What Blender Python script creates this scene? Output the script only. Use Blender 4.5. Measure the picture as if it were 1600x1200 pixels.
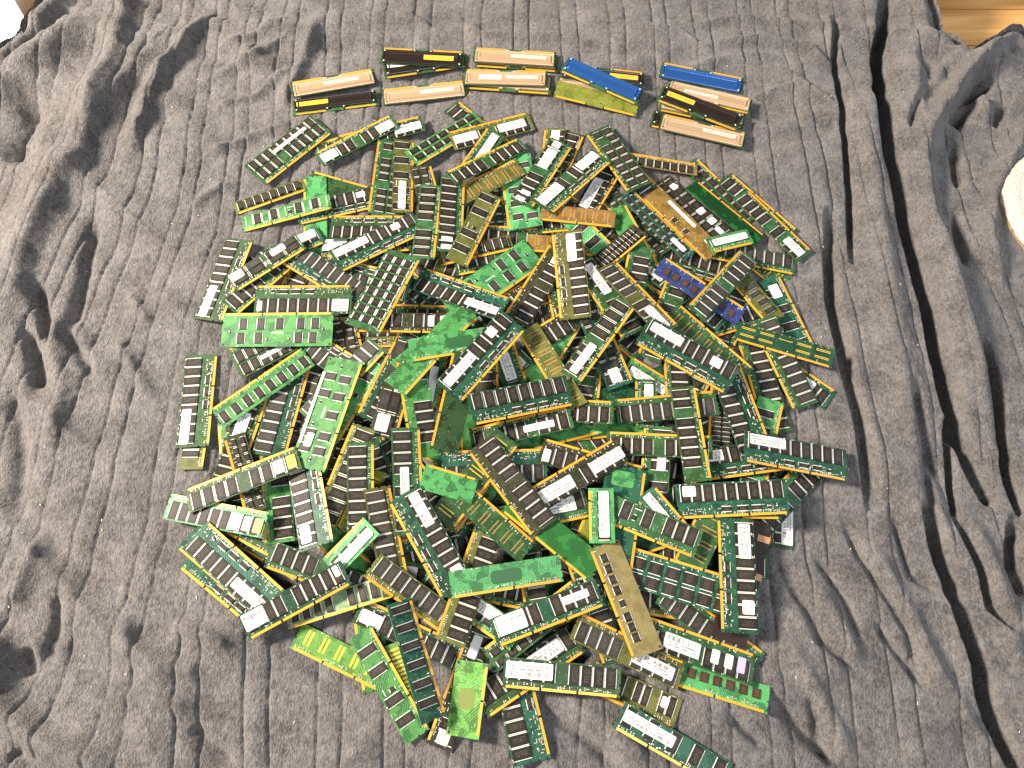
import bpy, bmesh, math, random
import numpy as np
from mathutils import Matrix, Vector

S = bpy.context.scene
for o in list(bpy.data.objects): bpy.data.objects.remove(o)
COL = S.collection
R = math.radians

# ------------------------------------------------------------------ camera
cam_d = bpy.data.cameras.new('camera'); cam = bpy.data.objects.new('camera', cam_d); COL.objects.link(cam)
TH, DIST = R(67.3), 1.036
cam.location = (0, -DIST * math.cos(TH), DIST * math.sin(TH))
cam.rotation_euler = (math.pi / 2 - TH, 0, 0)
cam_d.sensor_width = 36; cam_d.lens = 27.045; cam_d.clip_start = 0.02; cam_d.clip_end = 20
S.camera = cam
# ------------------------------------------------------------------ room light (indoor evening: a lamp at the left, added fills from the right and overhead)
W = bpy.data.worlds.new('World'); S.world = W; W.use_nodes = True
bg = W.node_tree.nodes['Background']; bg.inputs[0].default_value = (1.0, 0.96, 0.92, 1); bg.inputs[1].default_value = 0.11
def area(name, loc, target, size, power, color, shape='DISK'):
    d = bpy.data.lights.new(name, 'AREA'); d.shape = shape; d.size = size; d.energy = power; d.color = color
    o = bpy.data.objects.new(name, d); COL.objects.link(o); o.location = loc
    o.rotation_euler = (Vector(target) - Vector(loc)).to_track_quat('-Z', 'Y').to_euler()
    return o
area('room_lamp', (-2.50, 0.35, 1.95), (0.1, 0.0, 0), 0.62, 335, (1.0, 0.87, 0.73))
area('cool_fill', (2.3, 0.5, 1.5), (0.4, 0.0, 0), 1.2, 27, (0.72, 0.85, 1.0))  # fill added to cool the right side and lift shadows, no window there
area('overhead_fill', (0.5, -1.8, 2.9), (0.1, 0.1, 0), 0.9, 52, (0.97, 0.98, 1.0))  # unseen fill added high behind the camera to soften the shade
S.view_settings.view_transform = 'Standard'; S.view_settings.look = 'None'; S.view_settings.exposure = 0.25; S.view_settings.gamma = 1
S.view_settings.use_curve_mapping = False
S.render.engine = 'CYCLES'; S.cycles.use_denoising = True; S.cycles.max_bounces = 5; S.cycles.diffuse_bounces = 3; S.cycles.glossy_bounces = 3

# ------------------------------------------------------------------ materials
def N(nt, typ, **kw):
    n = nt.nodes.new(typ)
    for k, v in kw.items():
        if k.startswith('i_'): n.inputs[k[2:].replace('_', ' ')].default_value = v
        else: setattr(n, k, v)
    return n
def new_mat(name):
    m = bpy.data.materials.new(name); m.use_nodes = True; nt = m.node_tree
    return m, nt, nt.nodes['Principled BSDF'], nt.links.new
def math_n(nt, op, a, b=None, c=None):
    n = nt.nodes.new('ShaderNodeMath'); n.operation = op
    for i, v in enumerate((a, b, c)):
        if v is None: continue
        if isinstance(v, (int, float)): n.inputs[i].default_value = v
        else: nt.links.new(v, n.inputs[i])
    return n.outputs[0]
def mix(nt, fac, a, b):
    n = nt.nodes.new('ShaderNodeMix'); n.data_type = 'RGBA'
    for k, v in ((0, fac), (6, a), (7, b)):
        if isinstance(v, (int, float)): n.inputs[k].default_value = v
        elif isinstance(v, tuple): n.inputs[k].default_value = (*v[:3], 1)
        else: nt.links.new(v, n.inputs[k])
    return n.outputs[2]
def simple(name, col, rough=.5, metal=0.0, spec=.5, bump=0):
    m, nt, p, ln = new_mat(name)
    p.inputs['Base Color'].default_value = (*col, 1); p.inputs['Roughness'].default_value = rough
    p.inputs['Metallic'].default_value = metal; p.inputs['Specular IOR Level'].default_value = spec
    tc = N(nt, 'ShaderNodeTexCoord'); nz = N(nt, 'ShaderNodeTexNoise', i_Scale=900.0, i_Detail=2.0); ln(tc.outputs['Object'], nz.inputs[0])
    r = math_n(nt, 'MULTIPLY_ADD', nz.outputs[0], .25, rough - .12); ln(r, p.inputs['Roughness'])
    return m
def pcb_mat(name, col, pour, trace=.5, rough=.48, metal=0.0, dark=False):
    """solder-masked board: copper pours and traces under the mask, vias, white print"""
    m, nt, p, ln = new_mat(name)
    tc = N(nt, 'ShaderNodeTexCoord'); oi = N(nt, 'ShaderNodeObjectInfo')
    off = N(nt, 'ShaderNodeVectorMath', operation='MULTIPLY_ADD'); ln(tc.outputs['Object'], off.inputs[0]); off.inputs[1].default_value = (1, 1, 1)
    cb = N(nt, 'ShaderNodeCombineXYZ'); ln(oi.outputs['Random'], cb.inputs[0]); ln(oi.outputs['Random'], cb.inputs[1]); ln(cb.outputs[0], off.inputs[2])
    v = off.outputs[0]
    # pours: blocky areas
    vo = N(nt, 'ShaderNodeTexVoronoi', distance='CHEBYCHEV', i_Scale=85.0, i_Randomness=.9); ln(v, vo.inputs[0])
    nz = N(nt, 'ShaderNodeTexNoise', i_Scale=70.0, i_Detail=1.5); ln(v, nz.inputs[0])
    big = math_n(nt, 'GREATER_THAN', math_n(nt, 'ADD', nz.outputs[0], math_n(nt, 'MULTIPLY', vo.outputs['Distance'], .25)), .64 if not dark else .52)
    # traces: thin parallel bent lines
    wv = N(nt, 'ShaderNodeTexWave', i_Scale=170.0, i_Distortion=5.0, i_Detail=0.6, bands_direction='DIAGONAL'); wv.inputs['Detail Scale'].default_value = .35; ln(v, wv.inputs[0])
    nz2 = N(nt, 'ShaderNodeTexNoise', i_Scale=48.0, i_Detail=0.0); ln(v, nz2.inputs[0])
    tr = math_n(nt, 'MULTIPLY', math_n(nt, 'GREATER_THAN', wv.outputs[1], .72), math_n(nt, 'GREATER_THAN', nz2.outputs[0], .5))
    vi = N(nt, 'ShaderNodeTexVoronoi', i_Scale=260.0); ln(v, vi.inputs[0])
    via = math_n(nt, 'LESS_THAN', vi.outputs['Distance'], .13)
    c1 = mix(nt, big, col, pour)
    c2 = mix(nt, math_n(nt, 'MULTIPLY', tr, trace), c1, tuple(min(1, q * 1.9 + .012) for q in col) if not dark else tuple(q * .3 for q in col))
    c3 = mix(nt, math_n(nt, 'MULTIPLY', via, .7), c2, (.34, .42, .28) if not dark else tuple(q * .35 for q in col))
    hs = N(nt, 'ShaderNodeHueSaturation'); ln(c3, hs.inputs['Color'])
    ln(math_n(nt, 'MULTIPLY_ADD', oi.outputs['Random'], .5, .75), hs.inputs['Value']); ln(math_n(nt, 'MULTIPLY_ADD', oi.outputs['Random'], .03, .485), hs.inputs['Hue'])
    ln(hs.outputs[0], p.inputs['Base Color'])
    nz3 = N(nt, 'ShaderNodeTexNoise', i_Scale=400.0, i_Detail=3.0); ln(v, nz3.inputs[0])
    ln(math_n(nt, 'MULTIPLY_ADD', nz3.outputs[0], .25, rough - .1), p.inputs['Roughness'])
    p.inputs['Metallic'].default_value = metal; p.inputs['Specular IOR Level'].default_value = .27
    bp = N(nt, 'ShaderNodeBump', i_Strength=.25, i_Distance=.0002); ln(math_n(nt, 'ADD', big, tr), bp.inputs['Height']); ln(bp.outputs[0], p.inputs['Normal'])
    return m
PCOL = {  # board colour, pour colour
    'g': ((.018, .056, .017), (.025, .082, .026)), 'l': ((.050, .200, .054), (.025, .118, .038)), 't': ((.011, .062, .032), (.006, .036, .022)),
    'o': ((.085, .088, .020), (.058, .068, .016)), 'd': ((.022, .026, .012), (.034, .034, .014)), 'b': ((.150, .090, .022), (.110, .066, .016)),
    'v': ((.085, .210, .036), (.052, .150, .028)), 'u': ((.018, .036, .130), (.012, .022, .080)), 'y': ((.170, .200, .030), (.120, .165, .026)), 'c': ((.190, .125, .032), (.150, .095, .024)), 'w': ((.200, .300, .160), (.150, .230, .120)),
}
PM = {}
def pcb(col, var=''):
    k = col + var
    if k not in PM:
        a, b = PCOL[col]
        if var == 'dark': PM[k] = pcb_mat('board_' + k, (.012, .10, .016) if col == 'g' else a, (.006, .035, .010), .8, .32, dark=True)
        elif var == 'bare': PM[k] = pcb_mat('board_' + k, a, tuple(q * .5 for q in a), .35, .42)
        elif var == 'gold': PM[k] = pcb_mat('board_' + k, (.25, .20, .09), (.21, .17, .07), .3, .36, metal=.45)
        elif var == 'bright': PM[k] = pcb_mat('board_' + k, (.022, .125, .022), (.014, .085, .016), .7, .42, dark=True)
        else: PM[k] = pcb_mat('board_' + k, a, b)
    return PM[k]
EDGE = {}
def edge_mat(col):
    if col not in EDGE:
        a = PCOL[col][0]; EDGE[col] = simple('board_edge_' + col, tuple(q * .9 + .035 for q in a), .6)
    return EDGE[col]
def gold_mat():
    m, nt, p, ln = new_mat('gold_contacts')
    tc = N(nt, 'ShaderNodeTexCoord'); oi = N(nt, 'ShaderNodeObjectInfo')
    sx = N(nt, 'ShaderNodeSeparateXYZ'); ln(tc.outputs['Object'], sx.inputs[0])
    f = math_n(nt, 'FRACT', math_n(nt, 'MULTIPLY', sx.outputs[0], 1000 / 1.27))
    gap = math_n(nt, 'GREATER_THAN', f, .80)
    nz = N(nt, 'ShaderNodeTexNoise', i_Scale=120.0, i_Detail=3.0); ln(tc.outputs['Object'], nz.inputs[0])
    g = mix(nt, oi.outputs['Random'], (.70, .31, .026), (.78, .42, .036))
    g2 = mix(nt, math_n(nt, 'MULTIPLY', nz.outputs[0], .5), g, (.60, .25, .03))
    ln(mix(nt, math_n(nt, 'MULTIPLY', gap, .25), g2, (.16, .12, .02)), p.inputs['Base Color'])
    p.inputs['Metallic'].default_value = .2; p.inputs['Roughness'].default_value = .4
    return m
def chip_mat(name, col, rough):
    m, nt, p, ln = new_mat(name)
    tc = N(nt, 'ShaderNodeTexCoord'); oi = N(nt, 'ShaderNodeObjectInfo')
    s = N(nt, 'ShaderNodeSeparateXYZ'); ln(tc.outputs['Generated'], s.inputs[0])
    gx, gy = s.outputs[0], s.outputs[1]
    rows = math_n(nt, 'MULTIPLY', gx, 11.0); row = math_n(nt, 'FLOOR', rows); fr = math_n(nt, 'FRACT', rows)
    cv = N(nt, 'ShaderNodeCombineXYZ'); ln(math_n(nt, 'MULTIPLY', gy, 26.0), cv.inputs[0]); ln(math_n(nt, 'MULTIPLY', row, 7.3), cv.inputs[1]); ln(math_n(nt, 'MULTIPLY', oi.outputs['Random'], 90.0), cv.inputs[2])
    nz = N(nt, 'ShaderNodeTexNoise', i_Scale=1.0, i_Detail=1.0); ln(cv.outputs[0], nz.inputs[0])
    inx = math_n(nt, 'LESS_THAN', math_n(nt, 'ABSOLUTE', math_n(nt, 'SUBTRACT', gx, .5)), .23)
    iny = math_n(nt, 'LESS_THAN', math_n(nt, 'ABSOLUTE', math_n(nt, 'SUBTRACT', gy, .5)), .34)
    t = math_n(nt, 'MULTIPLY', math_n(nt, 'MULTIPLY', inx, iny), math_n(nt, 'MULTIPLY', math_n(nt, 'GREATER_THAN', nz.outputs[0], .5), math_n(nt, 'GREATER_THAN', fr, .45)))
    base = mix(nt, oi.outputs['Random'], col, tuple(q * 1.5 + .004 for q in col))
    ln(mix(nt, math_n(nt, 'MULTIPLY', t, .4), base, (.16, .145, .12)), p.inputs['Base Color'])
    p.inputs['Roughness'].default_value = rough + .1; p.inputs['Specular IOR Level'].default_value = .22
    n3 = N(nt, 'ShaderNodeTexNoise', i_Scale=2500.0, i_Detail=2.0); ln(tc.outputs['Object'], n3.inputs[0])
    bp = N(nt, 'ShaderNodeBump', i_Strength=.2, i_Distance=.0002); ln(n3.outputs[0], bp.inputs['Height']); ln(bp.outputs[0], p.inputs['Normal'])
    return m
def lead_mat():
    m, nt, p, ln = new_mat('tin_leads')
    tc = N(nt, 'ShaderNodeTexCoord'); s = N(nt, 'ShaderNodeSeparateXYZ'); ln(tc.outputs['Object'], s.inputs[0])
    f = math_n(nt, 'FRACT', math_n(nt, 'MULTIPLY', s.outputs[1], 1000 / .8))
    ln(mix(nt, math_n(nt, 'MULTIPLY', math_n(nt, 'GREATER_THAN', f, .7), .5), (.80, .79, .72), (.10, .13, .09)), p.inputs['Base Color'])
    p.inputs['Metallic'].default_value = .15; p.inputs['Roughness'].default_value = .42
    return m
def paper_mat(name, base, ink, barcode=True, strength=.75):
    m, nt, p, ln = new_mat(name)
    tc = N(nt, 'ShaderNodeTexCoord'); oi = N(nt, 'ShaderNodeObjectInfo')
    s = N(nt, 'ShaderNodeSeparateXYZ'); ln(tc.outputs['Generated'], s.inputs[0]); so = N(nt, 'ShaderNodeSeparateXYZ'); ln(tc.outputs['Object'], so.inputs[0])
    gx, gy = s.outputs[0], s.outputs[1]
    rnd = math_n(nt, 'MULTIPLY', oi.outputs['Random'], 100.0)
    rows = math_n(nt, 'MULTIPLY', gy, 5.0); row = math_n(nt, 'FLOOR', rows); fr = math_n(nt, 'FRACT', rows)
    cv = N(nt, 'ShaderNodeCombineXYZ'); ln(math_n(nt, 'MULTIPLY', so.outputs[0], 330.0), cv.inputs[0]); ln(math_n(nt, 'MULTIPLY', row, 5.7), cv.inputs[1]); ln(rnd, cv.inputs[2])
    nz = N(nt, 'ShaderNodeTexNoise', i_Scale=1.0, i_Detail=2.0); ln(cv.outputs[0], nz.inputs[0])
    txt = math_n(nt, 'MULTIPLY', math_n(nt, 'GREATER_THAN', nz.outputs[0], .48), math_n(nt, 'GREATER_THAN', fr, .45))
    if barcode:
        c2 = N(nt, 'ShaderNodeCombineXYZ'); ln(math_n(nt, 'MULTIPLY', so.outputs[0], 620.0), c2.inputs[0]); ln(rnd, c2.inputs[1])
        nb = N(nt, 'ShaderNodeTexNoise', i_Scale=1.0, i_Detail=0.0); ln(c2.outputs[0], nb.inputs[0])
        bar = math_n(nt, 'GREATER_THAN', nb.outputs[0], .52)
        low = math_n(nt, 'LESS_THAN', gy, .42)
        txt = math_n(nt, 'ADD', math_n(nt, 'MULTIPLY', bar, low), math_n(nt, 'MULTIPLY', txt, math_n(nt, 'SUBTRACT', 1.0, low)))
    ins = math_n(nt, 'MULTIPLY', math_n(nt, 'LESS_THAN', math_n(nt, 'ABSOLUTE', math_n(nt, 'SUBTRACT', gx, .5)), .42), math_n(nt, 'LESS_THAN', math_n(nt, 'ABSOLUTE', math_n(nt, 'SUBTRACT', gy, .5)), .36))
    ln(mix(nt, math_n(nt, 'MULTIPLY', math_n(nt, 'MULTIPLY', txt, ins), strength), base, ink), p.inputs['Base Color'])
    p.inputs['Roughness'].default_value = .45
    return m
GOLD = gold_mat(); LEAD = lead_mat()
CHIP = {'K': chip_mat('chip_black', (.013, .0098, .0072), .45), 'G': chip_mat('chip_grey', (.022, .0195, .016), .46), 'B': chip_mat('chip_brown', (.042, .020, .012), .4)}
PAPER = {'b': paper_mat('sticker_barcode', (.64, .63, .61), (.08, .07, .07)), 'p': paper_mat('sticker_text', (.64, .63, .61), (.08, .07, .08), False),
         'w': simple('sticker_plain', (.66, .66, .64), .5), 's': paper_mat('sticker_small', (.66, .64, .60), (.25, .16, .12), False, .7),
         'y': paper_mat('sticker_yellow', (.68, .42, .04), (.20, .10, .02), False, .7), 'r': paper_mat('sticker_orange_print', (.68, .66, .62), (.75, .2, .02), False, .9),
         'l': simple('sticker_lilac', (.42, .36, .80), .45), 't': paper_mat('sticker_hot', (.60, .56, .48), (.10, .08, .06), False, .85)}
PAPER['m'] = PAPER['b']; PAPER['k'] = PAPER['w']; PAPER['o'] = PAPER['w']
SMD_TAN = simple('ceramic_parts', (.30, .24, .16), .5); SOLDER = simple('solder', (.72, .72, .66), .35, .2); INK = simple('black_print', (.03, .03, .035), .6); GREYINK = simple('grey_print', (.2, .19, .19), .6)
HOLE_SHADE = simple('hole_shade', (.006, .008, .006), .8); PADG = simple('gold_pads', (.75, .50, .06), .35, .3); PADB = simple('tinned_brown_pads', (.42, .20, .06), .4, .2)  # hole colour: near-black painted for the shade inside, nothing is cut
SPREAD = {'t': simple('tan_anodised_metal', (.47, .33, .20), .36, .35), 'k': simple('black_anodised_metal', (.013, .0085, .006), .36), 'u': simple('blue_anodised_metal', (.020, .085, .28), .30, .35)}
RIVET = simple('bright_rivet', (.85, .85, .83), .3, .3); COPPER = simple('copper_clip', (.50, .26, .14), .45, .3); SHELL = simple('dark_brown_shell', (.020, .010, .006), .4); HOTY = simple('warning_yellow', (.85, .42, .02), .5)

# ------------------------------------------------------------------ mesh helpers (all in millimetres, stored as metres)
class MB:
    def __init__(s): s.v = []; s.f = []; s.m = []
    def box(s, x0, x1, y0, y1, z0, z1, mi=0, top=None, bot=True):
        b = len(s.v); s.v += [(x0, y0, z0), (x1, y0, z0), (x1, y1, z0), (x0, y1, z0), (x0, y0, z1), (x1, y0, z1), (x1, y1, z1), (x0, y1, z1)]
        fs = [(4, 5, 6, 7), (0, 1, 5, 4), (1, 2, 6, 5), (2, 3, 7, 6), (3, 0, 4, 7)] + ([(3, 2, 1, 0)] if bot else [])
        for k, f in enumerate(fs): s.f.append(tuple(b + i for i in f)); s.m.append(mi)
    def frustum(s, a, z0, b, z1, mi=0):
        (x0, x1, y0, y1), (X0, X1, Y0, Y1) = a, b; n = len(s.v)
        s.v += [(x0, y0, z0), (x1, y0, z0), (x1, y1, z0), (x0, y1, z0), (X0, Y0, z1), (X1, Y0, z1), (X1, Y1, z1), (X0, Y1, z1)]
        for f in ((4, 5, 6, 7), (0, 1, 5, 4), (1, 2, 6, 5), (2, 3, 7, 6), (3, 0, 4, 7)): s.f.append(tuple(n + i for i in f)); s.m.append(mi)
    def prism(s, pts, z0, z1, mi_top=0, mi_side=0):
        n = len(s.v); k = len(pts); s.v += [(x, y, z0) for x, y in pts] + [(x, y, z1) for x, y in pts]
        s.f.append(tuple(range(n + k, n + 2 * k))); s.m.append(mi_top); s.f.append(tuple(reversed(range(n, n + k)))); s.m.append(mi_top)
        for i in range(k): j = (i + 1) % k; s.f.append((n + i, n + j, n + k + j, n + k + i)); s.m.append(mi_side)
    def disc(s, x, y, r, z, mi=0, n=10, dome=0):
        b = len(s.v); s.v += [(x + r * math.cos(2 * math.pi * i / n), y + r * math.sin(2 * math.pi * i / n), z) for i in range(n)]
        if dome:
            s.v.append((x, y, z + dome))
            for i in range(n): s.f.append((b + i, b + (i + 1) % n, b + n)); s.m.append(mi)
        else: s.f.append(tuple(range(b, b + n))); s.m.append(mi)
    def mesh(s, name, mats):
        me = bpy.data.meshes.new(name); me.from_pydata([(x * .001, y * .001, z * .001) for x, y, z in s.v], [], s.f)
        for m in mats: me.materials.append(m)
        me.polygons.foreach_set('material_index', s.m); me.update(); return me
CACHE = {}
def cached(key, fn):
    if key not in CACHE: CACHE[key] = fn()
    return CACHE[key]
def put(name, me, parent, x=0, y=0, z=0, rot=0, mat=None, kind=None):
    o = bpy.data.objects.new(name, me); COL.objects.link(o); o.parent = parent; o.location = (x * .001, y * .001, z * .001)
    if rot: o.rotation_euler = (0, 0, R(rot))
    if mat is not None: o.material_slots[0].link = 'OBJECT'; o.material_slots[0].material = mat
    if kind: o['kind'] = kind
    return o
def rounded(x0, x1, y0, y1, r, n=3):
    p = []
    for cx, cy, a0 in ((x1 - r, y0 + r, -90), (x1 - r, y1 - r, 0), (x0 + r, y1 - r, 90), (x0 + r, y0 + r, 180)):
        for i in range(n + 1): a = R(a0 + 90 * i / n); p.append((cx + r * math.cos(a), cy + r * math.sin(a)))
    return p
T = 1.27   # board thickness
def board_mesh(L, H, keys, side=True, simm=False):
    """board outline: key slots in the pin edge, half-round side notches, dark painted discs for the holes"""
    def make():
        w, h = L / 2, H / 2; pts = [(-w, -h)]
        for k in keys: pts += [(k - .9, -h), (k - .9, -h + 3.2), (k, -h + 3.9), (k + .9, -h + 3.2), (k + .9, -h)]
        pts.append((w, -h))
        if side:
            for yy in (-h + 4.0, -h + 13.5):
                if yy + 2 < h: pts += [(w, yy - 1.5), (w - 1.3, yy - 1.1), (w - 1.8, yy), (w - 1.3, yy + 1.1), (w, yy + 1.5)]
        if simm: pts += [(w, h)]
        else: pts += [(w, h)]
        pts.append((-w, h))
        if side:
            for yy in (-h + 13.5, -h + 4.0):
                if yy + 2 < h: pts += [(-w, yy + 1.5), (-w + 1.3, yy + 1.1), (-w + 1.8, yy), (-w + 1.3, yy - 1.1), (-w, yy - 1.5)]
        b = MB(); b.prism(pts, 0, T, 0, 1)
        for x in (-w + 3.2, w - 3.2):
            for y in ((h - 3.0,) if H > 36 else ()): b.disc(x, y, 1.5, T + .03, 2)
        return b.mesh('circuit_board', [pcb('g'), edge_mat('g'), HOLE_SHADE])
    return cached(('board', L, H, tuple(keys), side), make)
def contact_mesh(w):
    def make():
        b = MB(); b.box(-w / 2, w / 2, -1.5, 1.5, 0, .06); return b.mesh('contact_strip', [GOLD])
    return cached(('gold', round(w, 1)), make)
def chip_mesh(w, h, t, legs, mat, lw=.8):
    """moulded chip with rows of tin leads along its long sides"""
    def make():
        b = MB(); z0 = .12
        b.box(-w / 2, w / 2, -h / 2, h / 2, z0, z0 + t * .55, 0, bot=False)
        b.frustum((-w / 2, w / 2, -h / 2, h / 2), z0 + t * .55, (-w / 2 + .25, w / 2 - .25, -h / 2 + .25, h / 2 - .25), z0 + t, 0)
        if legs == 'x':
            for s in (-1, 1):
                a, c = sorted((s * w / 2, s * (w / 2 + lw))); b.box(a, c, -h / 2 + .5, h / 2 - .5, 0, .35 + .25 * t, 1, bot=False)
        if legs == 'y':
            for s in (-1, 1):
                a, c = sorted((s * h / 2, s * (h / 2 + lw))); b.box(-w / 2 + .5, w / 2 - .5, a, c, 0, .35 + .25 * t, 1, bot=False)
        b.disc(-w / 2 + 1.2, h / 2 - 1.3, .45, z0 + t + .01, 0, 6)
        return b.mesh('memory_chip', [CHIP[mat], LEAD])
    return cached(('chip', w, h, t, legs, mat, lw), make)
def smd_mesh(L, H, seed, dens, tall):
    """capacitors, resistors and their solder joints: too small to pick apart"""
    def make():
        rnd = random.Random(seed); b = MB(); h = H / 2; w = L / 2
        def part(x, y, vert):
            a, c = (.5, 1.0) if vert else (1.0, .5)
            k = rnd.choice((0, 0, 0, 1))
            b.box(x - a, x + a, y - c, y + c, T, T + .55, k, bot=False)
            if k == 0:
                if vert: b.box(x - a, x + a, y + c, y + c + .5, T, T + .5, 1, bot=False); b.box(x - a, x + a, y - c - .5, y - c, T, T + .5, 1, bot=False)
                else: b.box(x + a, x + a + .5, y - c, y + c, T, T + .5, 1, bot=False); b.box(x - a - .5, x - a, y - c, y + c, T, T + .5, 1, bot=False)
        x = -w + 5
        while x < w - 5:
            if rnd.random() < dens: part(x, -h + 5.0 + rnd.choice((0, 0, 1.2)), rnd.random() < .7)
            x += rnd.choice((2.2, 2.6, 3.4, 5.0))
        x = -w + 6
        while x < w - 6:
            if rnd.random() < dens * .6: part(x, h - 1.3, False)
            x += rnd.choice((7, 11, 14))
        if tall:
            for _ in range(int(34 * dens)): part(rnd.uniform(-w + 6, w - 6), rnd.uniform(-h + 7, -h + 13.5), rnd.random() < .5)
        return b.mesh('tiny_components', [SMD_TAN, SOLDER])
    return cached(('smd', L, H, seed, tall), make)
def sticker_mesh(w, h, style):
    def make():
        b = MB(); r = min(1.6, h * .22); b.prism(rounded(-w / 2, w / 2, -h / 2, h / 2, r), 0, .1); return b.mesh('paper_sticker', [PAPER[style]])
    return cached(('st', round(w, 1), round(h, 1), style), make)
def text_mesh(txt, size, mat):
    cu = bpy.data.curves.new('lettering', 'FONT'); cu.body = txt; cu.size = size * .001; cu.offset = size * .000022; cu.align_x = 'CENTER'; cu.align_y = 'CENTER'
    o = bpy.data.objects.new('lettering', cu); COL.objects.link(o)
    dg = bpy.context.evaluated_depsgraph_get(); me = bpy.data.meshes.new_from_object(o.evaluated_get(dg)); bpy.data.objects.remove(o); bpy.data.curves.remove(cu)
    me.materials.clear(); me.materials.append(mat); return me
def logo_mesh():
    def make():
        b = MB()
        for pts in ([(-1.7, -.8), (-1.15, -.8), (-.75, .8), (-1.3, .8)], [(-.9, .8), (-.45, .8), (.2, -.5), (-.1, -.75)], [(.0, -.6), (.3, -.6), (1.0, .8), (.55, .8)], [(.85, .8), (1.35, .8), (1.7, -.8), (1.15, -.8)]): b.prism(pts, 0, .04)
        return b.mesh('logo_mark', [INK])
    return cached('logo', make)

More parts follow.
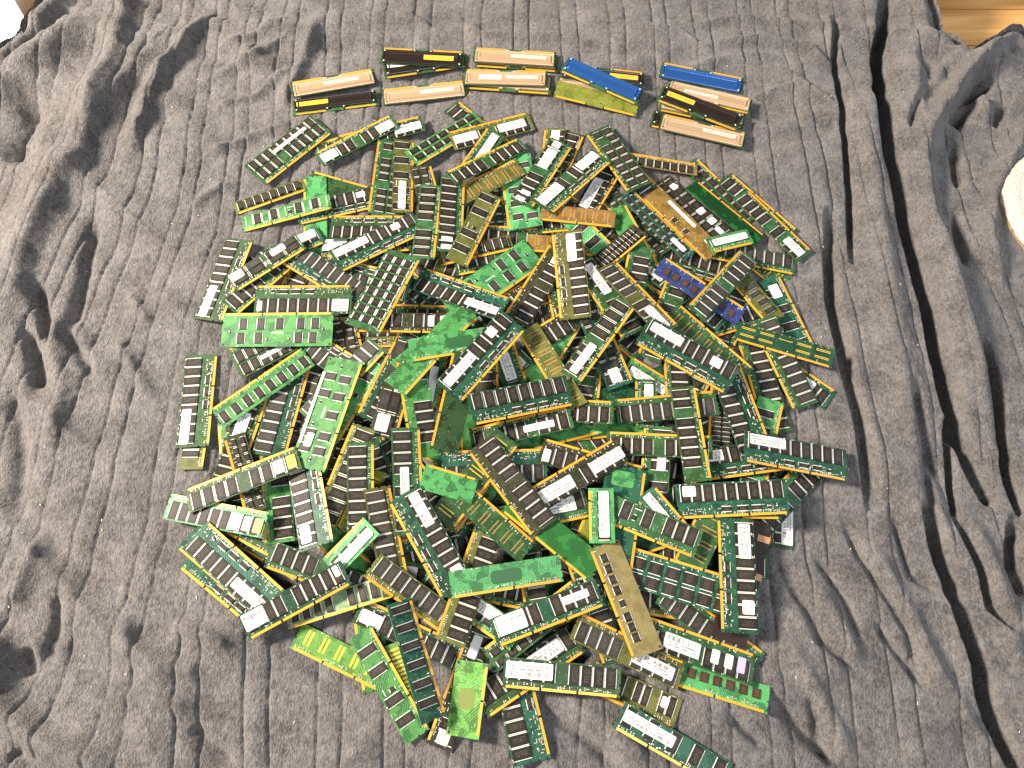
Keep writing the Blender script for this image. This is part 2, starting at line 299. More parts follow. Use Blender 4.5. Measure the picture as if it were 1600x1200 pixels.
# ------------------------------------------------------------------ setting: bed cloth and floor
FOLDS = [
    ([(-589, 592), (-624, 510), (-644, 444), (-657, 366), (-681, 327), (-690, 261), (-699, 179), (-705, 97)], 26, 18, 40),
    ([(-508, 660), (-538, 588), (-563, 530), (-570, 452), (-580, 378)], 22, 10, 16),
    ([(-654, 739), (-642, 650), (-639, 579), (-649, 498), (-655, 428)], 22, 16, 34),
    ([(-685, 650), (-753, 572), (-800, 512), (-848, 460)], 28, 30, 24),
    ([(-738, 694), (-769, 621), (-812, 559), (-852, 512)], -22, 12, 12),
    ([(-759, 485), (-756, 415), (-772, 360)], -20, 18, 18),
    ([(-679, 156), (-650, 97), (-643, 57)], -22, 9, 9),
    ([(-674, 85), (-649, 28), (-637, -9)], -22, 9, 9),
    ([(-622, 82), (-591, 43), (-569, 9)], -14, 8, 8),
    ([(-614, 256), (-608, 174), (-613, 117), (-616, 77)], -16, 9, 9),
    ([(-549, 72), (-518, 28), (-479, -19)], 10, 8, 10),
    ([(-544, 141), (-506, 92)], 8, 8, 8),
    ([(-643, 97), (-608, 0), (-596, -90)], 10, 12, 12),
    ([(-672, 0), (-641, -90), (-625, -175)], -12, 10, 10),
    ([(-620, -299), (-604, -332), (-581, -393), (-555, -411), (-520, -433), (-482, -446), (-428, -464)], 24, 12, 18),
    ([(-599, -291), (-588, -241), (-581, -207)], 12, 9, 12),
    ([(-545, -277), (-542, -314), (-542, -356)], -12, 8, 8),
    ([(-573, -335), (-559, -370)], -14, 8, 8),
    ([(-462, -299), (-442, -337), (-400, -356), (-350, -363)], 11, 9, 12),
    ([(-399, -308), (-365, -317), (-326, -337)], 10, 8, 10),
    ([(-308, -330), (-278, -342), (-244, -363), (-206, -391)], 10, 8, 10),
    ([(-364, -420), (-339, -441), (-312, -459)], -12, 8, 8),
    ([(-554, -444), (-528, -464)], -14, 9, 9),
    ([(-457, -388), (-404, -395), (-366, -405)], 9, 9, 9),
    ([(639, 723), (603, 579), (585, 498), (579, 422), (580, 348), (582, 251), (582, 122), (582, 31), (585, -30), (594, -105), (606, -154)], -90, 11, 11),
    ([(471, 273), (452, 130), (454, 31), (459, -50), (454, -168)], -32, 9, 9),
    ([(541, 664), (528, 566), (517, 422), (507, 313), (491, 190)], -30, 6, 6),
    ([(657, 273), (649, 185)], -22, 6, 6),
    ([(644, 51), (646, -30), (642, -105), (642, -171)], -60, 8, 8),
    ([(538, -90), (524, -175)], -14, 6, 6),
    ([(574, -55), (569, -105), (556, -183)], -30, 6, 6),
    ([(539, 0), (537, -73), (547, -142)], -14, 7, 7),
    ([(415, -183), (424, -223), (449, -271), (471, -319), (477, -375)], -13, 6, 6),
    ([(371, -228), (399, -279), (409, -328)], -12, 6, 6),
    ([(318, -231), (353, -291), (363, -328), (409, -368)], -14, 6, 7),
    ([(477, -180), (486, -254), (520, -277)], -13, 6, 6),
    ([(521, -175), (534, -284), (543, -337), (551, -398), (565, -464)], -90, 10, 10),
    ([(559, -189), (572, -244), (577, -289), (592, -311)], -45, 7, 7),
    ([(631, -187), (608, -246), (618, -277)], -30, 9, 9),
    ([(341, -389), (352, -459)], -10, 6, 6),
    ([(433, -308), (476, -379)], -12, 6, 6),
    ([(299, -393), (333, -431), (362, -462)], -14, 7, 7),
    ([(246, -411), (281, -442)], -11, 6, 6),
    ([(29, -398), (90, -438), (118, -461)], -16, 8, 8),
    ([(55, -388), (109, -418), (150, -454)], 12, 8, 10),
    ([(346, -238), (383, -299), (404, -356)], 9, 10, 10),
    ([(436, -215), (464, -277), (483, -335), (499, -398)], 11, 12, 12),
    ([(318, -328), (347, -384), (380, -451)], 10, 10, 10),
    ([(571, 579), (551, 434), (540, 290), (526, 117), (519, -37), (509, -167)], 16, 22, 24),
    ([(658, 621), (631, 460), (616, 313), (618, 169), (621, 38), (621, -90)], 26, 16, 26),
    ([(842, 635), (763, 572), (708, 512), (659, 447), (631, 385)], 34, 14, 16),
    ([(763, 525), (718, 485), (689, 434)], -30, 12, 12),
    ([(799, 428), (753, 360), (714, 301), (688, 223), (694, 158)], 18, 10, 14),
    ([(676, 460), (733, 485), (744, 447)], 16, 9, 9),
    ([(770, 472), (754, 428)], -18, 8, 8),
    ([(641, 485), (623, 447), (612, 415)], -16, 6, 6),
    ([(734, 579), (696, 552), (659, 498)], 14, 12, 12),
    ([(683, 397), (676, 325)], -20, 7, 7),
    ([(564, -175), (577, -223), (586, -314), (591, -384)], 12, 14, 14),
    ([(518, -238), (525, -314), (533, -377)], 10, 12, 12),
    ([(299, 643), (376, 664), (440, 657), (523, 643), (535, 614)], 9, 6, 10),
    ([(316, 600), (402, 613), (485, 600), (521, 559)], 9, 6, 10),
    ([(270, 552), (355, 568), (415, 549), (453, 525), (499, 485)], 9, 6, 10),
    ([(388, 498), (452, 512), (508, 479)], 8, 6, 9),
    ([(-118, 657), (-42, 624), (64, 618), (158, 593), (219, 568)], 8, 6, 9),
    ([(108, 679), (171, 650), (276, 621), (325, 579)], 8, 6, 9),
    ([(-259, 679), (-172, 664), (-106, 621)], 6, 6, 9),
    ([(-476, 538), (-417, 566), (-371, 621)], 9, 7, 9),
    ([(-493, 579), (-425, 621), (-366, 664)], 8, 7, 9),
    ([(-466, 472), (-409, 498), (-353, 552)], 8, 7, 9),
    ([(-461, 372), (-398, 415), (-360, 434)], 8, 7, 9),
    ([(-476, 278), (-425, 325)], 7, 7, 8),
    ([(-321, 650), (-339, 566), (-365, 472)], 12, 10, 12),
]

def noise2(X, Y, sx, sy, seed, ang=0.0):
    """smooth value noise, feature sizes sx, sy (mm), rotated by ang degrees"""
    rng = np.random.RandomState(seed)
    ca, sa = math.cos(math.radians(ang)), math.sin(math.radians(ang))
    U = (X * ca + Y * sa) / sx + 200.0
    V = (-X * sa + Y * ca) / sy + 200.0
    G = rng.rand(512, 512) * 2 - 1
    iu = np.floor(U).astype(int); iv = np.floor(V).astype(int)
    fu = U - iu; fv = V - iv
    fu = fu * fu * fu * (fu * (fu * 6 - 15) + 10); fv = fv * fv * fv * (fv * (fv * 6 - 15) + 10)
    iu %= 511; iv %= 511
    a = G[iu, iv] * (1 - fu) + G[iu + 1, iv] * fu
    b = G[iu, iv + 1] * (1 - fu) + G[iu + 1, iv + 1] * fu
    return a * (1 - fv) + b * fv

def smooth(a, lo, hi):
    t = np.clip((a - lo) / (hi - lo), 0, 1)
    return t * t * (3 - 2 * t)

def blanket_height(X, Y):
    """height of the cloth (mm) over the flat bed at X, Y (mm)"""
    Z = np.zeros_like(X)
    # where the heap and the upper row lie the cloth is pressed flatter
    r = np.sqrt(((X - 0) / 440.0) ** 2 + ((Y + 5) / 420.0) ** 2)
    free = 0.22 + 0.78 * smooth(r, 0.85, 1.12)
    row = np.exp(-((Y - 440) / 70.0) ** 2) * smooth(X, -380, -300) * (1 - smooth(X, 330, 420))
    free = free * (1 - 0.45 * row)
    Xw = X + 16 * noise2(X, Y, 170, 300, 3) + 2.5 * noise2(X, Y, 60, 110, 4) + 0.10 * np.minimum(X + 380, 0) * (Y / 300.0)
    # sewn ribs: a narrow raised rib and a wide channel, thin dark grooves between them
    ph = np.mod(Xw, 75.0)
    d1 = np.minimum(ph, 75 - ph); d2 = np.abs(ph - 26.0)
    gm = 0.55 + 0.45 * noise2(X, Y, 90, 120, 9)
    Z -= (1.4 + 2.4 * gm) * (np.exp(-(d1 / 1.5) ** 2) + np.exp(-(d2 / 1.5) ** 2))
    Z -= 0.7 * (np.exp(-(d1 / 6.0) ** 2) + np.exp(-(d2 / 6.0) ** 2))
    Z += 2.0 * np.exp(-((ph - 13) / 9.0) ** 2) * (0.6 + 0.6 * noise2(X, Y, 100, 150, 5))
    # transverse wrinkles, their run depends on the place
    left = 1 - smooth(X, -420, -240); low = 1 - smooth(Y, -330, -80); high = smooth(Y, 250, 480); right = smooth(X, 330, 520)
    def ridged(sx, sy, seed, ang, p=1.6):
        n = 1 - np.abs(noise2(X, Y, sx, sy, seed, ang)); return np.maximum(n, 0) ** p
    Z += free * left * 0.95 * (9 * ridged(210, 64, 11, -40) + 6 * noise2(X, Y, 170, 46, 13, -38) + 4 * noise2(X, Y, 210, 30, 12, -46))
    Z += free * low * (1 - right) * 1.1 * (9 * ridged(190, 56, 14, -33) + 4 * noise2(X, Y, 150, 38, 15, -28) + 3.5 * noise2(X, Y, 200, 28, 10, -32))
    Z += free * right * (1 - high * .6) * (8 * ridged(320, 60, 16, -62) + 4 * noise2(X, Y, 200, 34, 17, -62) + 5 * noise2(X, Y, 50, 200, 18, 8))
    Z += free * high * 1.1 * (6 * ridged(170, 46, 19, -8) + 4 * noise2(X, Y, 90, 30, 20, 10) + 2.5 * noise2(X, Y, 150, 24, 23, -8))
    Z += free * 5 * noise2(X, Y, 110, 110, 21) + 0.4 * noise2(X, Y, 42, 38, 22) * (0.4 + 0.6 * free)
    for pts, h, s1, s2 in FOLDS:
        P = np.array(pts, float); ext = 3.2 * max(s1, s2)
        m = (X > P[:, 0].min() - ext) & (X < P[:, 0].max() + ext) & (Y > P[:, 1].min() - ext) & (Y < P[:, 1].max() + ext)
        if not m.any(): continue
        x = X[m]; y = Y[m]; fr = free[m]
        seg = np.hypot(np.diff(P[:, 0]), np.diff(P[:, 1])); cum = np.concatenate([[0], np.cumsum(seg)]); tot = cum[-1]
        bd = np.full(x.shape, 1e9); bs = np.zeros(x.shape); side = np.zeros(x.shape)
        for i in range(len(P) - 1):
            dx, dy = P[i + 1] - P[i]; l2 = dx * dx + dy * dy
            t = np.clip(((x - P[i, 0]) * dx + (y - P[i, 1]) * dy) / l2, 0, 1)
            ex = x - (P[i, 0] + t * dx); ey = y - (P[i, 1] + t * dy); d = np.hypot(ex, ey)
            better = d < bd
            bd = np.where(better, d, bd); bs = np.where(better, (cum[i] + t * seg[i]) / tot, bs)
            side = np.where(better, dx * ey - dy * ex, side)
        sg = np.where(side > 0, s1, s2)
        taper = np.minimum(1, np.minimum(bs, 1 - bs) * 5 + 0.25)
        Z[m] += fr * h * np.exp(-(bd / sg) ** (2 if h > -25 else 4)) * taper
    return Z


def fleece_mat():
    m, nt, p, ln = new_mat('grey_plush')
    tc = N(nt, 'ShaderNodeTexCoord'); v = tc.outputs['Object']
    n1 = N(nt, 'ShaderNodeTexNoise', i_Scale=22.0, i_Detail=5.0, i_Roughness=.65); ln(v, n1.inputs[0])
    n2 = N(nt, 'ShaderNodeTexNoise', i_Scale=140.0, i_Detail=4.0, i_Roughness=.7); ln(v, n2.inputs[0])
    mp = N(nt, 'ShaderNodeMapping'); mp.inputs['Scale'].default_value = (430, 240, 300); ln(v, mp.inputs[0])
    n3 = N(nt, 'ShaderNodeTexNoise', i_Scale=1.0, i_Detail=3.0, i_Roughness=.7); ln(mp.outputs[0], n3.inputs[0])
    n4 = N(nt, 'ShaderNodeTexNoise', i_Scale=5.0, i_Detail=2.0); ln(v, n4.inputs[0])
    a = math_n(nt, 'ADD', math_n(nt, 'MULTIPLY', n1.outputs[0], .8), math_n(nt, 'ADD', math_n(nt, 'MULTIPLY', n2.outputs[0], .65), math_n(nt, 'MULTIPLY', n3.outputs[0], .85)))
    cr = N(nt, 'ShaderNodeValToRGB'); ln(math_n(nt, 'MULTIPLY', a, .435), cr.inputs[0])
    e = cr.color_ramp.elements; e[0].position = .40; e[0].color = (.056, .0540, .0545, 1); e[1].position = .61; e[1].color = (.198, .191, .190, 1)
    tint = mix(nt, math_n(nt, 'GREATER_THAN', 0.0, 1.0), cr.outputs[0], (0, 0, 0))
    hs = N(nt, 'ShaderNodeMix', data_type='RGBA', blend_type='MULTIPLY'); hs.inputs[0].default_value = 1.0; ln(tint, hs.inputs[6])
    ln(mix(nt, n4.outputs[0], (1.05, .97, .92), (.96, .99, 1.03)), hs.inputs[7])
    ln(hs.outputs[2], p.inputs['Base Color'])
    p.inputs['Roughness'].default_value = .9; p.inputs['Specular IOR Level'].default_value = .15
    p.inputs['Sheen Weight'].default_value = .24; p.inputs['Sheen Roughness'].default_value = .45; p.inputs['Sheen Tint'].default_value = (.9, .86, .82, 1)
    h = math_n(nt, 'ADD', math_n(nt, 'MULTIPLY', n2.outputs[0], .55), math_n(nt, 'MULTIPLY', n3.outputs[0], 1.2))
    bp = N(nt, 'ShaderNodeBump', i_Strength=1.0, i_Distance=.0035); ln(h, bp.inputs['Height']); ln(bp.outputs[0], p.inputs['Normal'])
    return m
def cream_mat():
    m, nt, p, ln = new_mat('cream_fleece')
    tc = N(nt, 'ShaderNodeTexCoord'); vo = N(nt, 'ShaderNodeTexVoronoi', i_Scale=260.0); ln(tc.outputs['Object'], vo.inputs[0])
    ln(mix(nt, vo.outputs['Distance'], (.60, .56, .49), (.45, .39, .32)), p.inputs['Base Color']); p.inputs['Roughness'].default_value = .95
    bp = N(nt, 'ShaderNodeBump', i_Strength=.7, i_Distance=.003); ln(vo.outputs['Distance'], bp.inputs['Height']); bp.invert = True; ln(bp.outputs[0], p.inputs['Normal'])
    return m
def wood_mat():
    m, nt, p, ln = new_mat('varnished_pine')
    tc = N(nt, 'ShaderNodeTexCoord'); mp = N(nt, 'ShaderNodeMapping'); mp.inputs['Scale'].default_value = (3.0, 40, 1); ln(tc.outputs['Object'], mp.inputs[0])
    n = N(nt, 'ShaderNodeTexNoise', i_Scale=1.0, i_Detail=6.0, i_Distortion=.6); ln(mp.outputs[0], n.inputs[0])
    cr = N(nt, 'ShaderNodeValToRGB'); ln(n.outputs[0], cr.inputs[0]); e = cr.color_ramp.elements; e[0].position = .3; e[0].color = (.55, .24, .065, 1); e[1].position = .7; e[1].color = (.85, .48, .17, 1)
    ln(cr.outputs[0], p.inputs['Base Color']); p.inputs['Roughness'].default_value = .35
    return m
PLUSH = fleece_mat(); CREAM = cream_mat(); PINE = wood_mat()

def in_poly(x, y, poly):
    inside = np.zeros(x.shape, bool); n = len(poly)
    for i in range(n):
        x1, y1 = poly[i]; x2, y2 = poly[(i + 1) % n]
        c = ((y1 > y) != (y2 > y)) & (x < (x2 - x1) * (y - y1) / (y2 - y1 + 1e-12) + x1); inside ^= c
    return inside
# places the cloth does not reach: far right (bare floor) and far left corner
GAP_RIGHT = [(0.709, 0.7235), (0.7142, 0.676), (0.7178, 0.6326), (0.7362, 0.61), (0.7522, 0.5876), (0.787, 0.6015), (0.8279, 0.6213), (0.8892, 0.6128), (0.9997, 0.5932), (1.1189, 0.8005), (0.7273, 0.8005)]
GAP_LEFT = [(-0.8993, 0.4985), (-0.8404, 0.5876), (-0.8144, 0.6355), (-0.7865, 0.7085), (-0.775, 0.7539), (-0.9846, 0.8005)]
def make_blanket():
    st = 1.75; xs = np.arange(-960, 960 + st, st); ys = np.arange(-560, 880 + st, st); nx, ny = len(xs), len(ys)
    X, Y = np.meshgrid(xs, ys, indexing='ij'); Z = blanket_height(X, Y)
    # fine nap
    Z += .42 * noise2(X, Y, 3.8, 5.0, 30) + .5 * noise2(X, Y, 6.5, 9, 31) + .2 * noise2(X, Y, 13, 17, 32)
    # the cloth rolls down towards its free edges
    def edge_drop(poly):
        d = np.full(X.shape, 1e9); n = len(poly)
        for i in range(n):
            ax, ay = poly[i][0] * 1000, poly[i][1] * 1000; bx, by = poly[(i + 1) % n][0] * 1000, poly[(i + 1) % n][1] * 1000
            dx, dy = bx - ax, by - ay; t = np.clip(((X - ax) * dx + (Y - ay) * dy) / (dx * dx + dy * dy), 0, 1)
            d = np.minimum(d, np.hypot(X - ax - t * dx, Y - ay - t * dy))
        return d
    cut = np.zeros(X.shape, bool)
    for poly in (GAP_RIGHT, GAP_LEFT):
        inside = in_poly(X * .001, Y * .001, poly); d = edge_drop(poly)
        k = np.clip(1 - d / 26.0, 0, 1); Z -= np.where(inside, 0, 24 * k ** 2.2); Z += np.where(inside, 0, 14 * np.exp(-((d - 34) / 20.0) ** 2)); cut |= inside
    co = np.stack([X, Y, Z], -1).reshape(-1, 3) * .001
    idx = np.arange(nx * ny).reshape(nx, ny)
    q = np.stack([idx[:-1, :-1], idx[1:, :-1], idx[1:, 1:], idx[:-1, 1:]], -1)
    keep = ~(cut[:-1, :-1] & cut[1:, 1:] & cut[1:, :-1] & cut[:-1, 1:]); q = q[keep].reshape(-1, 4)
    me = bpy.data.meshes.new('blanket'); me.vertices.add(len(co)); me.vertices.foreach_set('co', co.astype(np.float32).ravel())
    me.loops.add(len(q) * 4); me.loops.foreach_set('vertex_index', q.astype(np.int32).ravel())
    me.polygons.add(len(q)); me.polygons.foreach_set('loop_start', np.arange(0, len(q) * 4, 4, dtype=np.int32)); me.polygons.foreach_set('loop_total', np.full(len(q), 4, np.int32))
    me.polygons.foreach_set('use_smooth', np.ones(len(q), bool)); me.update(calc_edges=True); me.validate()
    me.materials.append(PLUSH); o = bpy.data.objects.new('blanket', me); COL.objects.link(o)
    o['label'] = 'grey plush ribbed blanket, creased and folded, spread under the heap'; o['category'] = 'blanket'
    return o
BL = make_blanket()
# cream lining where the blanket's corner is turned back at the right, with a tan fringe round it
def lining():
    c = (0.807, 0.2727); rx, ry, seg = .083, .104, 96; rnd = random.Random(4)
    wob = [.02 * math.sin(3 * a) + .012 * math.sin(7 * a + 1) + rnd.uniform(-.006, .006) for a in (2 * math.pi * j / seg for j in range(seg))]
    def skin(name, t0, t1, rings, mat, rough):
        bm = bmesh.new(); rows = []
        for i in range(rings + 1):
            t = t0 + (t1 - t0) * i / rings; row = []
            for j in range(seg):
                a = 2 * math.pi * j / seg; k = t * (1 + wob[j])
                z = .027 - .006 * t ** 2 - max(0, t - .86) ** 1.5 * .24 + rnd.uniform(-rough, rough)
                row.append(bm.verts.new((c[0] + rx * k * math.cos(a), c[1] + ry * k * math.sin(a), z)))
            rows.append(row)
        for i in range(rings):
            for j in range(seg): bm.faces.new((rows[i][j], rows[i + 1][j], rows[i + 1][(j + 1) % seg], rows[i][(j + 1) % seg]))
        me = bpy.data.meshes.new(name); bm.to_mesh(me); bm.free()
        for p in me.polygons: p.use_smooth = True
        me.materials.append(mat); o = bpy.data.objects.new(name, me); COL.objects.link(o); o.parent = BL; return o
    skin('fleece_lining', 0.02, 1.0, 34, CREAM, .0011)['label'] = 'cream fleece lining turned up at the right edge'
    skin('fringe', 1.001, 1.13, 8, simple('tan_plush_edge', (.24, .15, .085), .95), .0014)
lining()
# floor of pine planks below, one board each
fl = MB(); fl.box(-1700, 1700, -900, 2000, -170, -140); flo = bpy.data.objects.new('floor', fl.mesh('floor', [simple('floor_gap', (.05, .02, .008), .7)])); COL.objects.link(flo); flo['kind'] = 'structure'
for k in range(27):
    y0 = -740 + k * 92.0
    for x0, x1 in ((-1680, -200 + (k % 3) * 170), (-199 + (k % 3) * 170, 1680)):
        b = MB(); b.frustum((x0, x1, y0, y0 + 90.5), -140, (x0 + .5, x1 - .5, y0 + .5, y0 + 90), -120.0); put('plank', b.mesh('plank', [PINE]), flo)
# white sheet lying in the far left corner
sh = MB(); q = [(p[0] * 1000, p[1] * 1000) for p in ((-0.9249, 0.4468), (-0.8473, 0.5738), (-0.8144, 0.6355), (-0.8171, 0.6643), (-0.8578, 0.7235), (-0.8879, 0.8163), (-1.0678, 0.8163))]
sh.prism(q[::1], -119.5, 3); so = bpy.data.objects.new('white_sheet', sh.mesh('white_sheet', [simple('white_cotton', (.82, .80, .77), .8)])); COL.objects.link(so)
so['label'] = 'white sheet showing in the far left corner past the blanket'; so['category'] = 'sheet'

